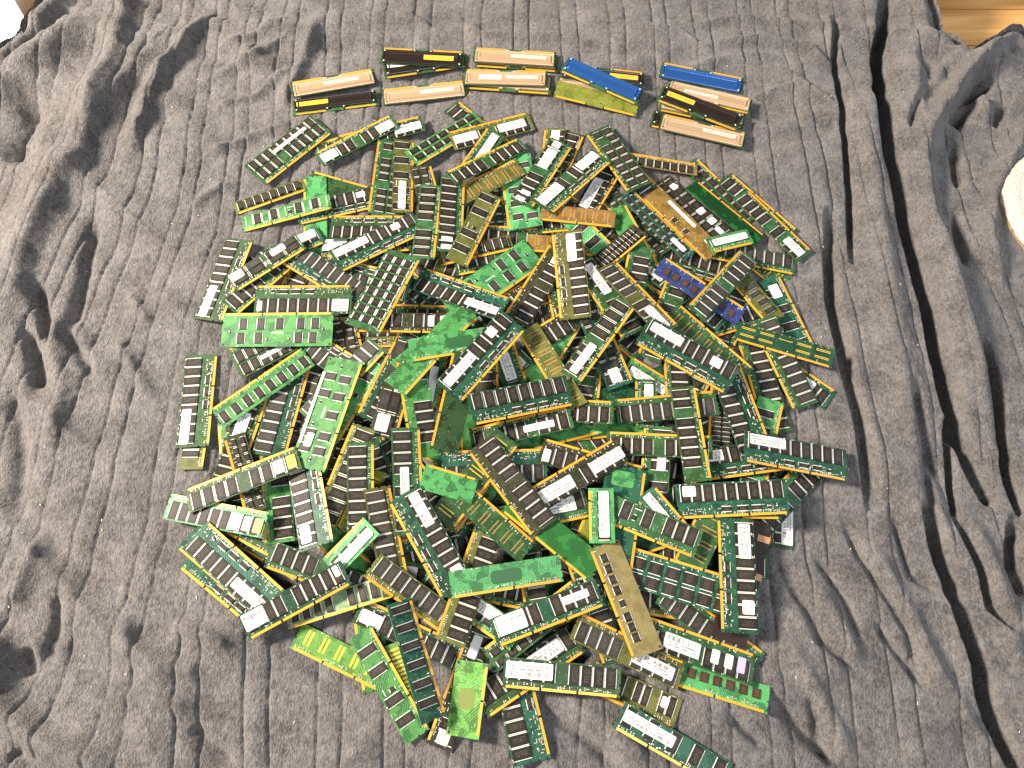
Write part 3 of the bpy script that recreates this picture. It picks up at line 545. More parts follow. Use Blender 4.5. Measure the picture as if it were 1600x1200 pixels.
# ------------------------------------------------------------------ the memory modules
# kind, colour, chip slots, length, height, x, y, z (mm), heading, slope along, slope across, stickers, options, label
MODULES = [
    ('K', 'g', 'k', 133.35, 31.75, -279.0, 478.3, 5.51, 10.1, -0.0154, -0.05, [(0.05, 0.42, 0.45, 0.75, 'y')], {}, 'black shielded memory module with yellow sticker, leftmost bottom of the upper row'),
    ('K', 'g', 't', 133.35, 31.75, -284.0, 515.3, 9.31, -163.9, 0.06, -0.0366, [(0.2, 0.62, 0.4, 0.62, 't')], {}, 'rose-tan metal-shielded memory module, leftmost of the upper row, above a black one'),
    ('K', 'g', 'k', 133.35, 31.75, -140.4, 552.6, 9.42, 11.6, -0.0129, 0.05, [(0.05, 0.45, 0.55, 0.8, 'p')], {}, 'black shielded module with white sticker, half hidden under another black one'),
    ('K', 'g', 'k', 133.35, 31.75, -144.2, 562.2, 16.15, 177.5, 0.0246, -0.0451, [(0.12, 0.48, 0.4, 0.72, 'y')], {}, 'black shielded module with yellow sticker at right end, topmost in the upper row'),
    ('K', 'g', 't', 133.35, 31.75, -139.5, 500.9, 3.37, -171.3, 0.0109, -0.05, [(0.15, 0.55, 0.4, 0.62, 't')], {}, 'tan shielded module alone on the blanket, tilted, below the two crossed black ones'),
    ('K', 'g', 't', 133.35, 31.75, 7.3, 561.0, 7.74, -4.3, -0.016, -0.0042, [], {}, 'shielded module showing only a green and gold edge under the top-centre tan one'),
    ('K', 'g', 't', 133.35, 31.75, 4.6, 564.6, 13.97, 176.3, 0.016, 0.0041, [(0.12, 0.55, 0.42, 0.62, 't')], {}, 'tan shielded module at top centre, above the tan one with two stickers'),
    ('K', 'g', 't', 133.35, 31.75, -3.4, 517.4, 5.68, -7.3, 0.0383, 0.05, [], {}, 'shielded module showing its green lower edge under the two-sticker tan one'),
    ('K', 'g', 't', 133.35, 31.75, -10.0, 523.3, 12.21, 176.1, -0.039, -0.0181, [(0.12, 0.5, 0.42, 0.62, 't'), (0.55, 0.82, 0.35, 0.7, 'p')], {}, 'tan shielded module carrying two stickers, top centre, lower of the pile'),
    ('P0', 'y', '', 133.35, 31.75, 133.3, 482.6, 10.49, -15.1, -0.0428, 0.05, [], {}, 'yellow-green bare board back lying under the slanting blue shielded module'),
    ('K', 'g', 't', 133.35, 31.75, 138.4, 508.1, 5.56, 173.5, 0.0348, -0.05, [], {}, 'pale tan shielded module squeezed between the blue one and the yellow-green board'),
    ('K', 'g', 'k', 133.35, 31.75, 145.1, 529.2, 12.17, 174.0, 0.0349, 0.05, [(0.08, 0.42, 0.4, 0.72, 'y')], {}, 'black shielded module with yellow sticker behind the crossing blue one'),
    ('K', 'g', 'u', 133.35, 31.75, 141.6, 510.3, 19.05, -27.3, -0.0571, 0.05, [], {}, 'glossy blue shielded module slanting across the others, fourth group of upper row'),
    ('K', 'g', 'u', 133.35, 31.75, 304.1, 530.6, 4.94, 166.0, 0.0144, -0.05, [], {}, 'glossy blue shielded module at the right, alone above the crossed tan and black ones'),
    ('K', 'g', 'k', 133.35, 31.75, 283.0, 433.6, 0.91, -15.1, 0.0028, -0.0024, [], {}, 'black shielded module end poking out left of the lowest rightmost tan one'),
    ('K', 'g', 't', 133.35, 31.75, 298.0, 458.7, 6.51, -15.8, 0.0034, -0.05, [], {}, 'pale shielded module edge under the slanting black one at right'),
    ('K', 'g', 't', 133.35, 31.75, 310.1, 483.5, 11.37, -17.0, 0.0045, -0.05, [(0.2, 0.6, 0.4, 0.62, 't')], {}, 'tan shielded module with upside-down print, just below the rightmost blue one'),
    ('K', 'g', 't', 133.35, 31.75, 295.1, 421.6, 7.18, 163.6, -0.0028, 0.0024, [(0.12, 0.5, 0.4, 0.62, 't')], {}, 'tan shielded module at the bottom of the rightmost group, nearest the heap'),
    ('K', 'g', 'k', 133.35, 31.75, 291.6, 456.3, 17.6, -25.1, -0.0348, 0.05, [(0.08, 0.42, 0.45, 0.75, 'y')], {}, 'black shielded module with yellow sticker slanting over two tan ones at right'),
    ('2', 'g', 'ccc-ccccc', 133.35, 50, -340.2, 382.2, 11.89, 47.1, 0.0035, 0.0263, [(0.35, 0.83, 0.66, 0.78, 'b')], {}, 'tall two-row module with long narrow sticker, lying at the upper left of the heap'),
    ('A', 'g', 'cccc-cccc', 133.35, 31, -238.3, 404.5, 6.9, -158.5, 0.0059, -0.021, [], {}, 'green module, rising rightward, right of the tall two-row module at upper left'),
    ('A', 'g', 'cccc-cccc', 133.35, 29, -236.0, 397.5, 14.55, -145.8, 0.0011, -0.0219, [(0.05, 0.23, 0.3, 0.85, 'p'), (0.78, 0.97, 0.3, 0.85, 'p')], {}, 'green module with two stickers, rising rightward, right of the tall two-row module at upper left'),
    ('A', 'g', 'cccc-cccc', 133.35, 31, -201.3, 413.4, 10.47, -162.2, 0.0072, -0.0206, [(0.03, 0.34, 0.35, 0.8, 'b')], {}, 'green module with long sticker at right end, level, left of the olive two-sticker module'),
    ('J', 'o', 'cccccccc', 107.95, 23, -360.5, 298.9, 6.63, 22.9, 0.0249, 0.025, [], {}, 'olive narrow module with eight thick chips, at upper left edge of the heap'),
    ('A', 'l', 'gcgcgkcgcg', 133.35, 26, -330.5, 267.3, 10.81, 14.6, 0.084, 0.0538, [], {}, 'bright green module with four dark chips and empty light spots, upper left edge'),
    ('B', 'g', '', 133.35, 30, -242.8, 313.0, 3.03, 162.6, 0.0308, 0.0035, [], {}, 'green chipless board, falling rightward, right of the green four-chip stick at upper left'),
    ('R', 't', 'ccccccccc', 133.35, 38, -252.7, 285.7, 6.12, 16.5, -0.0249, 0.0473, [(0.68, 0.78, 0.6, 0.85, 's')], {}, 'teal tall module with small sticker at right end, level, right of the olive eight-chip stick'),
    ('2', 'g', 'c-ccc-ccc', 133.35, 43, -187.3, 331.0, 9.69, -93.1, -0.025, -0.1895, [], {}, 'green two-row module, upright, left of the olive four-chip module'),
    ('A', 'o', 'c-ckc-c-c', 133.35, 31, -163.5, 333.1, 11.73, 92.0, 0.005, 0.1717, [(0.05, 0.42, 0.35, 0.7, 'b')], {}, 'olive module with long sticker at lower end, upright, left of the olive four-chip module'),
    ('R', 'g', 'ccccccccc', 133.35, 43, -197.5, 241.3, 11.95, 179.8, -0.0073, 0.095, [], {}, 'green tall module, level, above the silvery three-row module'),
    ('R', 't', 'ccccccccc', 133.35, 43, -192.4, 212.9, 18.22, 30.3, -0.0156, -0.0405, [(0.03, 0.42, 0.6, 0.9, 'b'), (0.7, 0.8, 0.6, 0.85, 's')], {}, 'teal tall module with two stickers, rising rightward, above the silvery three-row module'),
    ('B', 'l', '', 133.35, 34, -290.4, 269.2, 4.1, -84.6, -0.0421, -0.0157, [], {}, 'bright green chipless board, upright, right of the green four-chip stick at upper left'),
    ('A', 't', 'cccc-cccc', 133.35, 34, -335.4, 198.7, 8.3, 29.4, -0.0015, -0.1066, [(0.55, 0.95, 0.5, 0.95, 'p')], {}, 'teal module with long sticker at right end, rising rightward, below the olive eight-chip stick'),
    ('W', 'g', 'cc-cc', 113, 31, -345.0, 175.4, 23.21, 37.2, 0.0249, -0.0053, [(0.02, 0.2, 0.5, 0.92, 'w'), (0.6, 0.8, 0.55, 0.9, 'w')], {}, 'green wide-chip module with two stickers, rising rightward, below the green four-chip stick at upper left'),
    ('R', 'g', 'ccccccccc', 133.35, 43, -405.7, 155.7, 11.44, 78.3, 0.0177, -0.1263, [(0.03, 0.4, 0.6, 0.88, 'b')], {}, 'green tall module with long sticker at lower end, rising rightward, below the olive eight-chip stick'),
    ('R', 't', 'ccccccccc', 133.35, 40, -263.8, 160.8, 15.83, -32.0, -0.0632, 0.0229, [], {'cc': 'G'}, 'teal tall module, falling rightward, left of the silvery three-row module'),
    ('A', 'o', 'cccc-cccc', 133.35, 31, -315.4, 138.2, 2.65, -109.9, -0.0199, -0.018, [], {}, 'olive module, rising rightward, above the wide bright green level board'),
    ('R', 'g', 'ccccccccc', 133.35, 43, -288.8, 119.0, 17.27, -179.2, 0.015, -0.1002, [(0.03, 0.2, 0.5, 0.92, 'p'), (0.92, 0.97, 0.55, 0.9, 'w')], {}, 'green tall module with two stickers, level, above the wide bright green level board'),
    ('G', 'l', '4', 153.4, 48, -319.1, 72.3, 18.45, 179.1, -0.0545, -0.1685, [], {}, 'wide bright green level board with two rows of small chips, left side'),
    ('2', 'g', 'ccccccccc', 133.35, 50, -318.4, 60.6, 6.72, -148.0, 0.0039, -0.0099, [(0.3, 0.75, 0.66, 0.78, 'b')], {}, 'green two-row module with long sticker mid-length, rising rightward, below the wide bright green level board'),
    ('A', 'l', 'n-n-n-n-n-n-n-n', 140, 33, -327.2, -12.4, 18.5, -140.1, 0.0213, -0.0039, [], {}, 'bright green module, rising rightward, below the wide bright green level board'),
    ('G', 'l', '4', 153.4, 50, -237.1, -53.0, 31.18, 75.9, 0.011, -0.1786, [(0.2, 0.85, 0.9, 0.98, 'b'), (0.18, 0.3, 0.6, 0.8, 'w')], {}, 'wide bright green upright board with two rows of small chips, left of centre'),
    ('3', 'g', 'cccccccc', 133.35, 50, -172.8, 116.5, 47.41, 69.5, -0.11, -0.0128, [], {}, 'three-row module crowded with silver leads, slanting, left of centre'),
    ('A', 'g', 'cccc-cccc', 133.35, 33, -221.9, -6.8, 26.87, 48.6, 0.11, -0.0811, [], {'cc': 'G'}, 'green module, rising rightward, above the wide bright green upright board'),
    ('R', 't', 'cccc-cccc', 133.35, 38, -220.8, 16.7, 17.6, 145.5, -0.0906, -0.0408, [], {}, 'teal tall module, falling rightward, above the wide bright green upright board'),
    ('A', 'l', 'k-k-k-c-c', 133.35, 31, -204.0, -24.5, 23.47, 61.4, 0.11, -0.1038, [], {}, 'bright green module, rising rightward, right of the wide bright green upright board'),
    ('A', 't', 'cccc-cccc', 133.35, 36, -157.2, -1.0, 31.15, -114.0, -0.11, -0.19, [(0.25, 0.58, 0.4, 0.75, 'm'), (0.12, 0.2, 0.4, 0.8, 'w')], {}, 'teal module with two stickers, rising rightward, left of the dark chipless board with curling traces'),
    ('W', 'd', 'cc-cc', 133.35, 36, -150.0, -19.9, 32.94, 76.2, 0.11, 0.1667, [(0.05, 0.22, 0.4, 0.85, 's')], {}, 'blackish wide-chip module, upright, left of the dark chipless board with curling traces'),
    ('R', 'g', 'ccccccccc', 133.35, 43, -417.6, -25.6, 6.08, 94.2, -0.0276, 0.0076, [(0.03, 0.4, 0.62, 0.9, 'b')], {}, 'green tall module with long sticker at lower end, upright, above the upper yellow-sticker module'),
    ('A', 'o', '-cc-cc-cc', 107.95, 31, -412.1, -67.0, 3.31, 90.8, -0.028, 0.006, [], {}, 'olive module, upright, above the upper yellow-sticker module'),
    ('A', 'g', 'cccc-cccc', 146, 33, -333.8, -140.0, 26.57, -158.2, -0.074, 0.0947, [(0.03, 0.11, 0.3, 0.85, 'y'), (0.14, 0.22, 0.3, 0.85, 'r')], {}, 'long green module with yellow sticker at its upper right end, left edge'),
    ('A', 'l', 'ccccccccc', 133.35, 32, -364.2, -184.3, 20.67, 168.2, -0.11, -0.0447, [(0.02, 0.1, 0.3, 0.85, 'y'), (0.13, 0.21, 0.3, 0.85, 'r'), (0.25, 0.34, 0.25, 0.9, 'p')], {'edge': 1}, 'module with yellow, red-marked and white stickers in a row, lower left edge'),
    ('A', 'g', 'cccc-cccc', 133.35, 36, -346.8, -187.0, 9.39, -26.7, -0.02, 0.0544, [(0.5, 0.95, 0.4, 0.92, 'p')], {}, 'green module with long sticker at right end, falling rightward, right of the lower yellow-sticker module'),
    ('R', 't', 'ccccccccc', 133.35, 43, -337.5, -267.0, 9.39, -35.6, 0.0483, -0.19, [], {}, 'teal tall module, falling rightward, left of the module with the lettered sticker'),
    ('R', 't', 'ccccccccc', 133.35, 43, -340.7, -246.2, 15.05, -37.0, -0.0076, -0.1223, [], {}, 'teal tall module, falling rightward, below the lower yellow-sticker module'),
    ('R', 't', 'ccccccccc', 133.35, 43, -332.6, -249.8, 23.05, 141.5, 0.0138, -0.0552, [(0.05, 0.42, 0.55, 0.85, 'b')], {}, 'teal tall module with long sticker at right end, falling rightward, below the lower yellow-sticker module'),
    ('J', 'w', 'cccc-cccc', 133.35, 27, -202.2, -285.9, 18.65, 16.1, 0.11, 0.038, [], {}, 'pale module with thick standing chips under the lettered-sticker module, lower left'),
    ('A', 't', 'cccc-ccccc', 133.35, 31, -252.6, -285.9, 30.58, 28.0, 0.11, 0.19, [(0.02, 0.22, 0.3, 0.95, 'k'), (0.9, 0.95, 0.5, 0.92, 'w')], {}, 'green module with a large lettered white sticker at lower left corner of the heap'),
    ('R', 't', 'ccccccccc', 133.35, 43, -250.8, -160.9, 27.68, 105.8, -0.0781, -0.19, [(0.06, 0.22, 0.6, 0.9, 's')], {}, 'teal tall module with small sticker at lower end, upright, right of the upper yellow-sticker module'),
    ('A', 'l', '-ccc-cccc', 133.35, 36, -296.4, -151.9, 9.71, -78.4, 0.081, -0.1266, [], {}, 'bright green module, upright, right of the upper yellow-sticker module'),
    ('2', 'd', 'cccccccc', 107.95, 27, -336.3, -129.1, 18.42, -67.5, 0.0043, -0.1503, [], {}, 'blackish two-row module, upright, above the upper yellow-sticker module'),
    ('A', 'g', 'cccc-cccc', 133.35, 33, -348.6, -73.8, 12.69, 78.4, -0.0136, 0.19, [(0.4, 0.7, 0.4, 0.85, 'p')], {}, 'green module with long sticker mid-length, upright, above the upper yellow-sticker module'),
    ('A', 'l', 'n-n-n-n-n-n', 133.35, 31, -356.2, -122.5, 5.38, -78.8, -0.0615, 0.0469, [], {}, 'bright green module, upright, left of the upper yellow-sticker module'),
    ('R', 't', 'ccccccccc', 133.35, 43, -301.6, -39.4, 10.73, 81.2, 0.0045, 0.0885, [], {'cc': 'G'}, 'teal tall module, upright, left of the wide bright green upright board'),
    ('A', 'o', 'cccccccc', 133.35, 31, -209.3, -135.4, 27.59, -109.3, -0.0945, -0.1249, [], {}, 'olive module, rising rightward, below the wide bright green upright board'),
    ('P', 'y', '', 133.35, 31, -195.8, -184.2, 8.99, -109.3, 0.061, 0.019, [], {}, 'gold-green striped bare board, rising rightward, above the short green module with long sticker'),
    ('A', 'g', 'ccccccccc', 133.35, 33, -186.6, -160.5, 27.93, 93.3, 0.11, 0.0804, [(0.12, 0.22, 0.3, 0.8, 'w')], {}, 'green module with small sticker at lower end, upright, left of the steep teal module'),
    ('A', 'o', 'ccccccccc', 133.35, 33, -150.4, -216.0, 31.53, 104.5, -0.0117, 0.19, [(0.02, 0.08, 0.3, 0.8, 'r'), (0.1, 0.16, 0.3, 0.8, 'r')], {'cc': 'G'}, 'olive module with two stickers, upright, right of the short green module with long sticker'),
    ('S', 'l', '', 67.6, 30, -191.5, -224.9, 35.2, -133.8, -0.11, 0.0848, [(0.08, 0.9, 0.45, 0.85, 'b')], {}, 'short bright green module with a long white sticker, lower left of the heap'),
    ('B', 'l', '', 133.35, 31, -192.4, -238.9, 13.01, -41.8, -0.11, -0.1143, [], {}, 'bright green chipless board, falling rightward, below the short green module with long sticker'),
    ('B', 'l', '', 133.35, 34, -163.8, -264.3, 10.92, 144.4, 0.11, 0.1013, [], {}, 'bright green chipless board, falling rightward, left of the steep teal module'),
    ('A', 'g', 'cccc-cccc', 133.35, 33, -229.0, -253.2, 19.84, -19.3, -0.0594, 0.19, [], {}, 'green module, falling rightward, above the module with the lettered sticker'),
    ('B', 'l', '', 133.35, 34, -168.5, -318.8, 1.99, -78.3, 0.0085, 0.0027, [], {}, 'bright green chipless board, upright, above the yellow-striped bare board'),
    ('A', 'g', 'cccc-cccc', 133.35, 31, -121.3, -322.0, 9.51, 156.0, 0.1046, -0.1497, [(0.75, 0.95, 0.35, 0.85, 'w')], {}, 'green module with small sticker at left end, falling rightward, right of the yellow-striped bare board'),
    ('J', 't', '-c-c-c-c-c-c', 133.35, 30, -109.3, -351.6, 32.23, 109.3, 0.11, 0.032, [], {'roll': 20, 'edge': 1}, 'teal module propped on its edge with thick grey chips, bottom of the heap'),
    ('P', 'v', '', 67.6, 27, -123.5, -362.4, 7.47, 111.8, 0.11, -0.0401, [], {}, 'yellow-green striped bare board, upright, left of the teal module propped on edge'),
    ('P', 'v', '', 133.35, 31, -193.3, -350.0, 3.57, -23.9, 0.0056, -0.0066, [], {}, 'yellow-striped bare board at the lower left rim of the heap'),
    ('A', 'l', '-c-ck-c-c-', 133.35, 31, -141.3, -376.2, 12.07, 123.1, 0.0421, -0.19, [], {}, 'bright green module, falling rightward, left of the teal module propped on edge'),
    ('A', 'd', 'cck-cckcc', 133.35, 31, -59.0, -380.5, 6.56, -110.2, -0.0117, -0.1435, [(0.05, 0.25, 0.3, 0.65, 'w'), (0.86, 0.97, 0.3, 0.75, 's')], {}, 'blackish module with two stickers, rising rightward, left of the short yellow-green chipless board'),
    ('C', 'v', '', 80, 38, -50.0, -392.5, 18.6, 82.7, 0.11, -0.19, [], {}, 'short yellow-green chipless board standing upright at the bottom of the heap'),
    ('R', 't', 'ccccccccc', 133.35, 43, 6.4, -392.9, 11.65, 103.7, -0.0519, 0.0587, [], {}, 'teal tall module, upright, left of the level module at bottom centre'),
    ('2', 'g', 'cccccccc', 133.35, 31, 27.5, -313.0, 21.44, -143.7, -0.0576, 0.0594, [], {}, 'green two-row module, rising rightward, left of the module with big printed sticker'),
    ('A', 'g', 'cccc-cccc', 133.35, 36, 19.7, -362.2, 12.98, 32.5, -0.0726, -0.03, [(0.3, 0.85, 0.4, 0.85, 'b')], {}, 'green module with long sticker mid-length, rising rightward, above the level module at bottom centre'),
    ('A', 'g', 'cccc-cccc', 133.35, 33, 56.6, -369.8, 21.74, -4.9, -0.0095, 0.1898, [(0.02, 0.42, 0.35, 0.9, 'b')], {}, 'dark level module with wide barcode sticker, bottom centre of the heap'),
    ('A', 't', 'cccc-cccc', 133.35, 33, 40.8, -300.0, 28.71, 20.5, 0.0231, -0.0563, [(0.05, 0.31, 0.3, 0.95, 'o'), (0.66, 0.9, 0.5, 0.78, 'b')], {}, 'green module with big printed white sticker at left and barcode sticker at right'),
    ('A', 'o', 'cccc-cccc', 133.35, 33, 132.8, -341.3, 21.15, 155.6, 0.0713, 0.0658, [(0.07, 0.45, 0.35, 0.8, 'm')], {'cc': 'G'}, 'olive module with long sticker at right end, falling rightward, below the golden board'),
    ('C', 'l', '', 133.35, 31, -6.6, -259.6, 34.35, 9.5, -0.11, 0.19, [], {}, 'long bright green chipless board, nearly level, lower centre of the heap'),
    ('A', 'l', 'cccc-cccc', 133.35, 31, -49.3, -292.0, 18.63, -33.7, 0.0868, 0.0042, [(0.2, 0.85, 0.5, 0.95, 'b')], {}, 'bright green module with long sticker mid-length, falling rightward, below the steep teal module'),
    ('A', 'g', 'cccc-cccc', 133.35, 33, -27.7, -269.7, 5.44, -11.7, 0.0565, -0.0041, [], {}, 'green module, level, left of the long bright green chipless board'),
    ('A', 'o', 'ccccccccc', 133.35, 33, -110.0, -284.4, 32.76, -34.5, -0.105, -0.1388, [], {'cc': 'G'}, 'olive module, falling rightward, above the teal module propped on edge'),
    ('A', 'o', '--cc-cc-cc', 107.95, 34, 137.4, -387.3, 8.01, -23.3, 0.0885, 0.0055, [(0.8, 0.88, 0.5, 0.85, 's')], {}, 'olive module with small sticker at right end, falling rightward, below the golden board'),
    ('A', 't', 'c-c-c-c-c', 133.35, 31, 177.9, -440.1, 13.55, -28.2, -0.0985, 0.1621, [(0.04, 0.5, 0.4, 0.82, 'm')], {}, 'module with long white sticker cut off by the bottom edge of the picture'),
    ('A', 'g', 'cccc-cccc', 133.35, 36, 213.9, -340.5, 18.65, 160.9, 0.0432, 0.1568, [(0.08, 0.15, 0.25, 0.75, 'l'), (0.19, 0.26, 0.3, 0.75, 'w'), (0.31, 0.38, 0.3, 0.75, 'w'), (0.48, 0.8, 0.3, 0.8, 'b')], {}, 'green module with several stickers, falling rightward, above the green module with square brown chips'),
    ('D', 'l', 'bbbbbbbb', 133.35, 31, 226.4, -375.2, 11.78, -16.7, 0.0394, -0.19, [], {}, 'bright green module with small square brown chips at the lower right rim'),
    ('A', 'o', 'cccc-cccc', 133.35, 33, 144.3, -282.2, 8.91, -7.4, -0.11, -0.053, [], {}, 'olive module, level, right of the golden board'),
    ('A', 'g', 'ccccccccc', 133.35, 34, 232.2, -315.2, 9.28, 141.6, -0.011, 0.1845, [], {'cc': 'G'}, 'green module, falling rightward, below the upright teal module at lower right'),
    ('Y', 'y', '', 133.35, 38, 133.1, -282.6, 24.99, -70.7, 0.0341, -0.0431, [], {}, 'golden board with small chips along one side, lower right of centre'),
    ('2b', 't', 'cccccc', 133.35, 46, 200.0, -263.2, 19.66, 162.1, -0.0578, -0.0921, [], {'edge': 1}, 'teal two-row module, falling rightward, right of the golden board'),
    ('Z', 'd', '', 150, 42, 275.1, -259.9, 15.75, 71.8, 0.044, 0.053, [], {}, 'black module with three copper clips, behind the upright teal one at right'),
    ('A', 'g', 'cccc-cccc', 133.35, 31, 342.1, -154.4, 1.88, -99.7, 0.0073, 0.0058, [(0.62, 0.97, 0.5, 0.95, 'b')], {}, 'green module with long sticker at lower end, upright, below the rightmost tall green module'),
    ('R', 't', 'ccccccccc', 133.35, 43, 266.8, -256.5, 29.4, -93.5, -0.0256, 0.0579, [(0.05, 0.36, 0.55, 0.88, 'm'), (0.72, 0.84, 0.58, 0.9, 's')], {}, 'upright dark teal module with two white stickers at the lower right rim'),
    ('R', 't', 'ccccccccc', 133.35, 43, 262.1, -167.4, 21.18, -2.8, 0.11, -0.19, [], {}, 'teal tall module, level, above the upright teal module at lower right'),
    ('R', 't', 'ccccccccc', 133.35, 43, 269.0, -166.4, 32.75, 1.5, 0.1021, 0.0665, [(0.06, 0.18, 0.62, 0.92, 's')], {}, 'teal tall module with small sticker at left end, level, right of the golden board'),
    ('R', 't', 'ccccccccc', 133.35, 43, 284.1, -112.9, 17.76, 7.0, 0.0783, -0.0553, [(0.05, 0.39, 0.56, 0.9, 'm')], {}, 'teal tall module with long sticker at left end, level, below the dark teal falling module'),
    ('R', 't', 'ccccccccc', 133.35, 43, 356.9, -109.2, 26.47, -9.4, -0.11, -0.0876, [(0.05, 0.4, 0.6, 0.93, 'm')], {}, 'rightmost tall green module with white sticker at its left end'),
    ('A', 'g', 'cccc-cccc', 133.35, 36, 346.1, -155.2, 9.51, -136.0, 0.0576, -0.19, [], {}, 'green module, rising rightward, below the rightmost tall green module'),
    ('A', 'g', 'ccccccccc', 133.35, 36, 365.4, 26.7, 13.17, -70.2, -0.0903, 0.0574, [], {'cc': 'G'}, 'green module, falling rightward, below the yellow-dashed teal board'),
    ('A', 't', 'cccc-cccc', 133.35, 33, 371.9, 17.3, 3.0, 139.3, -0.0262, -0.0127, [(0.2, 0.55, 0.25, 0.7, 'p')], {}, 'teal module with long sticker at right end, falling rightward, below the yellow-dashed teal board'),
    ('P2', 't', '', 133.35, 28, 367.3, 49.6, 18.38, -18.5, -0.0109, 0.1064, [], {}, 'chipless teal board with rows of yellow dashes at the right rim'),
    ('D', 'u', 'bbbbbbbb', 133.35, 30, 259.1, 129.2, 24.83, 145.8, 0.11, -0.0295, [], {}, 'blue module with a row of small square chips, upper right of the heap'),
    ('A', 't', 'cccc-cccc', 133.35, 30, 239.8, 126.9, 14.79, 137.2, 0.0019, 0.1522, [(0.78, 0.98, 0.35, 0.75, 'm')], {}, 'teal module with small sticker at left end, falling rightward, left of the blue module'),
    ('A', 'g', 'cccc-cccc', 133.35, 31, 292.7, 139.3, 25.57, -131.2, 0.11, -0.0962, [], {'cc': 'G'}, 'green module, rising rightward, right of the blue module'),
    ('A', 'g', 'ccccccccc', 133.35, 34, 341.7, 197.2, 3.78, -12.0, -0.0304, -0.0386, [], {'cc': 'G'}, 'green module, level, below the chipless board with leaf-like shapes'),
    ('P', 'g', '', 133.35, 31, 340.8, 202.7, -0.06, -46.7, -0.0039, -0.0073, [], {}, 'green striped bare board, falling rightward, below the chipless board with leaf-like shapes'),
    ('A', 't', '-c-c-c-c-', 133.35, 31, 384.7, 99.2, 2.49, 106.8, 0.0026, -0.0348, [(0.74, 0.9, 0.3, 0.75, 'w')], {}, 'teal module with small sticker at upper end, falling rightward, above the yellow-dashed teal board'),
    ('J2', 'o', '', 107.95, 30, 335.2, 134.9, 10.38, -58.7, 0.0454, -0.0053, [], {}, 'olive thick-chip module, falling rightward, right of the blue module'),
    ('A', 'g', 'cccc-cccc', 133.35, 30, 363.2, 282.5, 5.05, 131.3, 0.0227, 0.0157, [], {}, 'green module, falling rightward, right of the chipless board with leaf-like shapes'),
    ('A', 'g', 'cc-c-cccc', 133.35, 30, 379.6, 248.2, 8.28, 127.7, 0.0216, 0.0169, [(0.03, 0.28, 0.35, 0.8, 'b')], {}, 'module with white sticker forming the right rim of the heap at upper right'),
    ('2', 'g', 'ccccccc', 133.35, 33, 309.7, 310.4, 2.13, 128.0, 0.0214, -0.019, [], {}, 'green two-row module, falling rightward, above the chipless board with leaf-like shapes'),
    ('2', 'd', 'ccccccc', 133.35, 42, 263.9, 276.1, 6.75, -50.2, 0.0198, -0.0737, [(0.12, 0.2, 0.6, 0.85, 'w'), (0.55, 0.63, 0.55, 0.85, 'w'), (0.72, 0.8, 0.55, 0.85, 's'), (0.85, 0.95, 0.5, 0.7, 'w')], {}, 'blackish two-row module with several stickers, falling rightward, above the wide brown board'),
    ('B', 'g', '', 133.35, 29, 313.1, 271.0, 6.99, 133.2, 0.0191, 0.1899, [], {'dark': 1}, 'dark green chipless board with leaf-like dark shapes, upper right'),
    ('S', 'l', '', 67.6, 26, 312.1, 214.8, 16.69, 18.3, -0.11, 0.0048, [(0.1, 0.92, 0.38, 0.8, 'p')], {}, 'short bright green module with white sticker below the dark green chipless board'),
    ('2', 't', 'ccccccccc', 133.35, 28, 211.4, 243.1, 15.93, 129.9, 0.0525, 0.19, [(0.08, 0.28, 0.4, 0.7, 'w')], {}, 'teal two-row module with small sticker at right end, falling rightward, below the brown narrow stick'),
    ('A', 'g', 'cccc-cccc', 133.35, 34, 214.3, 293.0, 11.32, 128.0, -0.0197, -0.0047, [], {'cc': 'G'}, 'green module, falling rightward, left of the wide brown board'),
    ('Y2', 'b', '', 133.35, 34, 247.0, 245.7, 15.85, -50.8, -0.0447, 0.0049, [(0.2, 0.62, 0.72, 0.88, 'b'), (0.8, 0.98, 0.62, 0.76, 'w')], {}, 'wide brown board with long narrow sticker and two small chips, upper right'),
    ('2', 'g', 'c-cccccc', 133.35, 40, 159.5, 361.8, 17.15, -65.1, 0.11, 0.0684, [], {}, 'green two-row module, falling rightward, left of the brown narrow stick'),
    ('B', 'l', '', 133.35, 31, 178.5, 212.0, 11.11, 114.0, 0.0723, -0.19, [], {}, 'bright green chipless board, falling rightward, right of the black narrow-chip module'),
    ('X', 'd', '', 107.95, 30, 143.4, 193.1, 19.45, 40.2, 0.11, -0.19, [], {}, 'black module packed with narrow thick chips, upper right of centre'),
    ('A', 'b', 'cccccccc', 107.95, 24, 226.2, 355.0, 11.38, 170.6, 0.0507, 0.1055, [], {}, 'brown narrow module at the top right rim of the heap'),
    ('A', 'd', 'cccc-cccc', 133.35, 31, 74.9, 359.3, 3.6, 69.5, -0.0183, -0.0395, [], {}, 'blackish module, rising rightward, above the copper-coloured bare board'),
    ('A', 'g', 'cccc-cccc', 133.35, 36, 45.0, 336.9, 14.94, 61.8, -0.043, 0.0157, [(0.02, 0.08, 0.45, 0.85, 'w'), (0.12, 0.18, 0.4, 0.8, 'w'), (0.55, 0.84, 0.4, 0.85, 'b'), (0.88, 0.97, 0.45, 0.8, 'w')], {}, 'green module with several stickers, rising rightward, above the copper-coloured bare board'),
    ('R', 'g', 'cccc-cccc', 133.35, 40, 89.1, 316.8, 20.85, 46.8, -0.0338, -0.1006, [(0.04, 0.36, 0.45, 0.9, 'b'), (0.68, 0.97, 0.5, 0.9, 'p')], {}, 'green tall module with two stickers, rising rightward, above the copper-coloured bare board'),
    ('A', 'o', 'cccc-cccc', 133.35, 33, 60.3, 363.8, 7.0, -96.1, 0.0514, 0.1265, [(0.05, 0.2, 0.35, 0.75, 'm')], {}, 'olive module with small sticker at upper end, upright, above the copper-coloured bare board'),
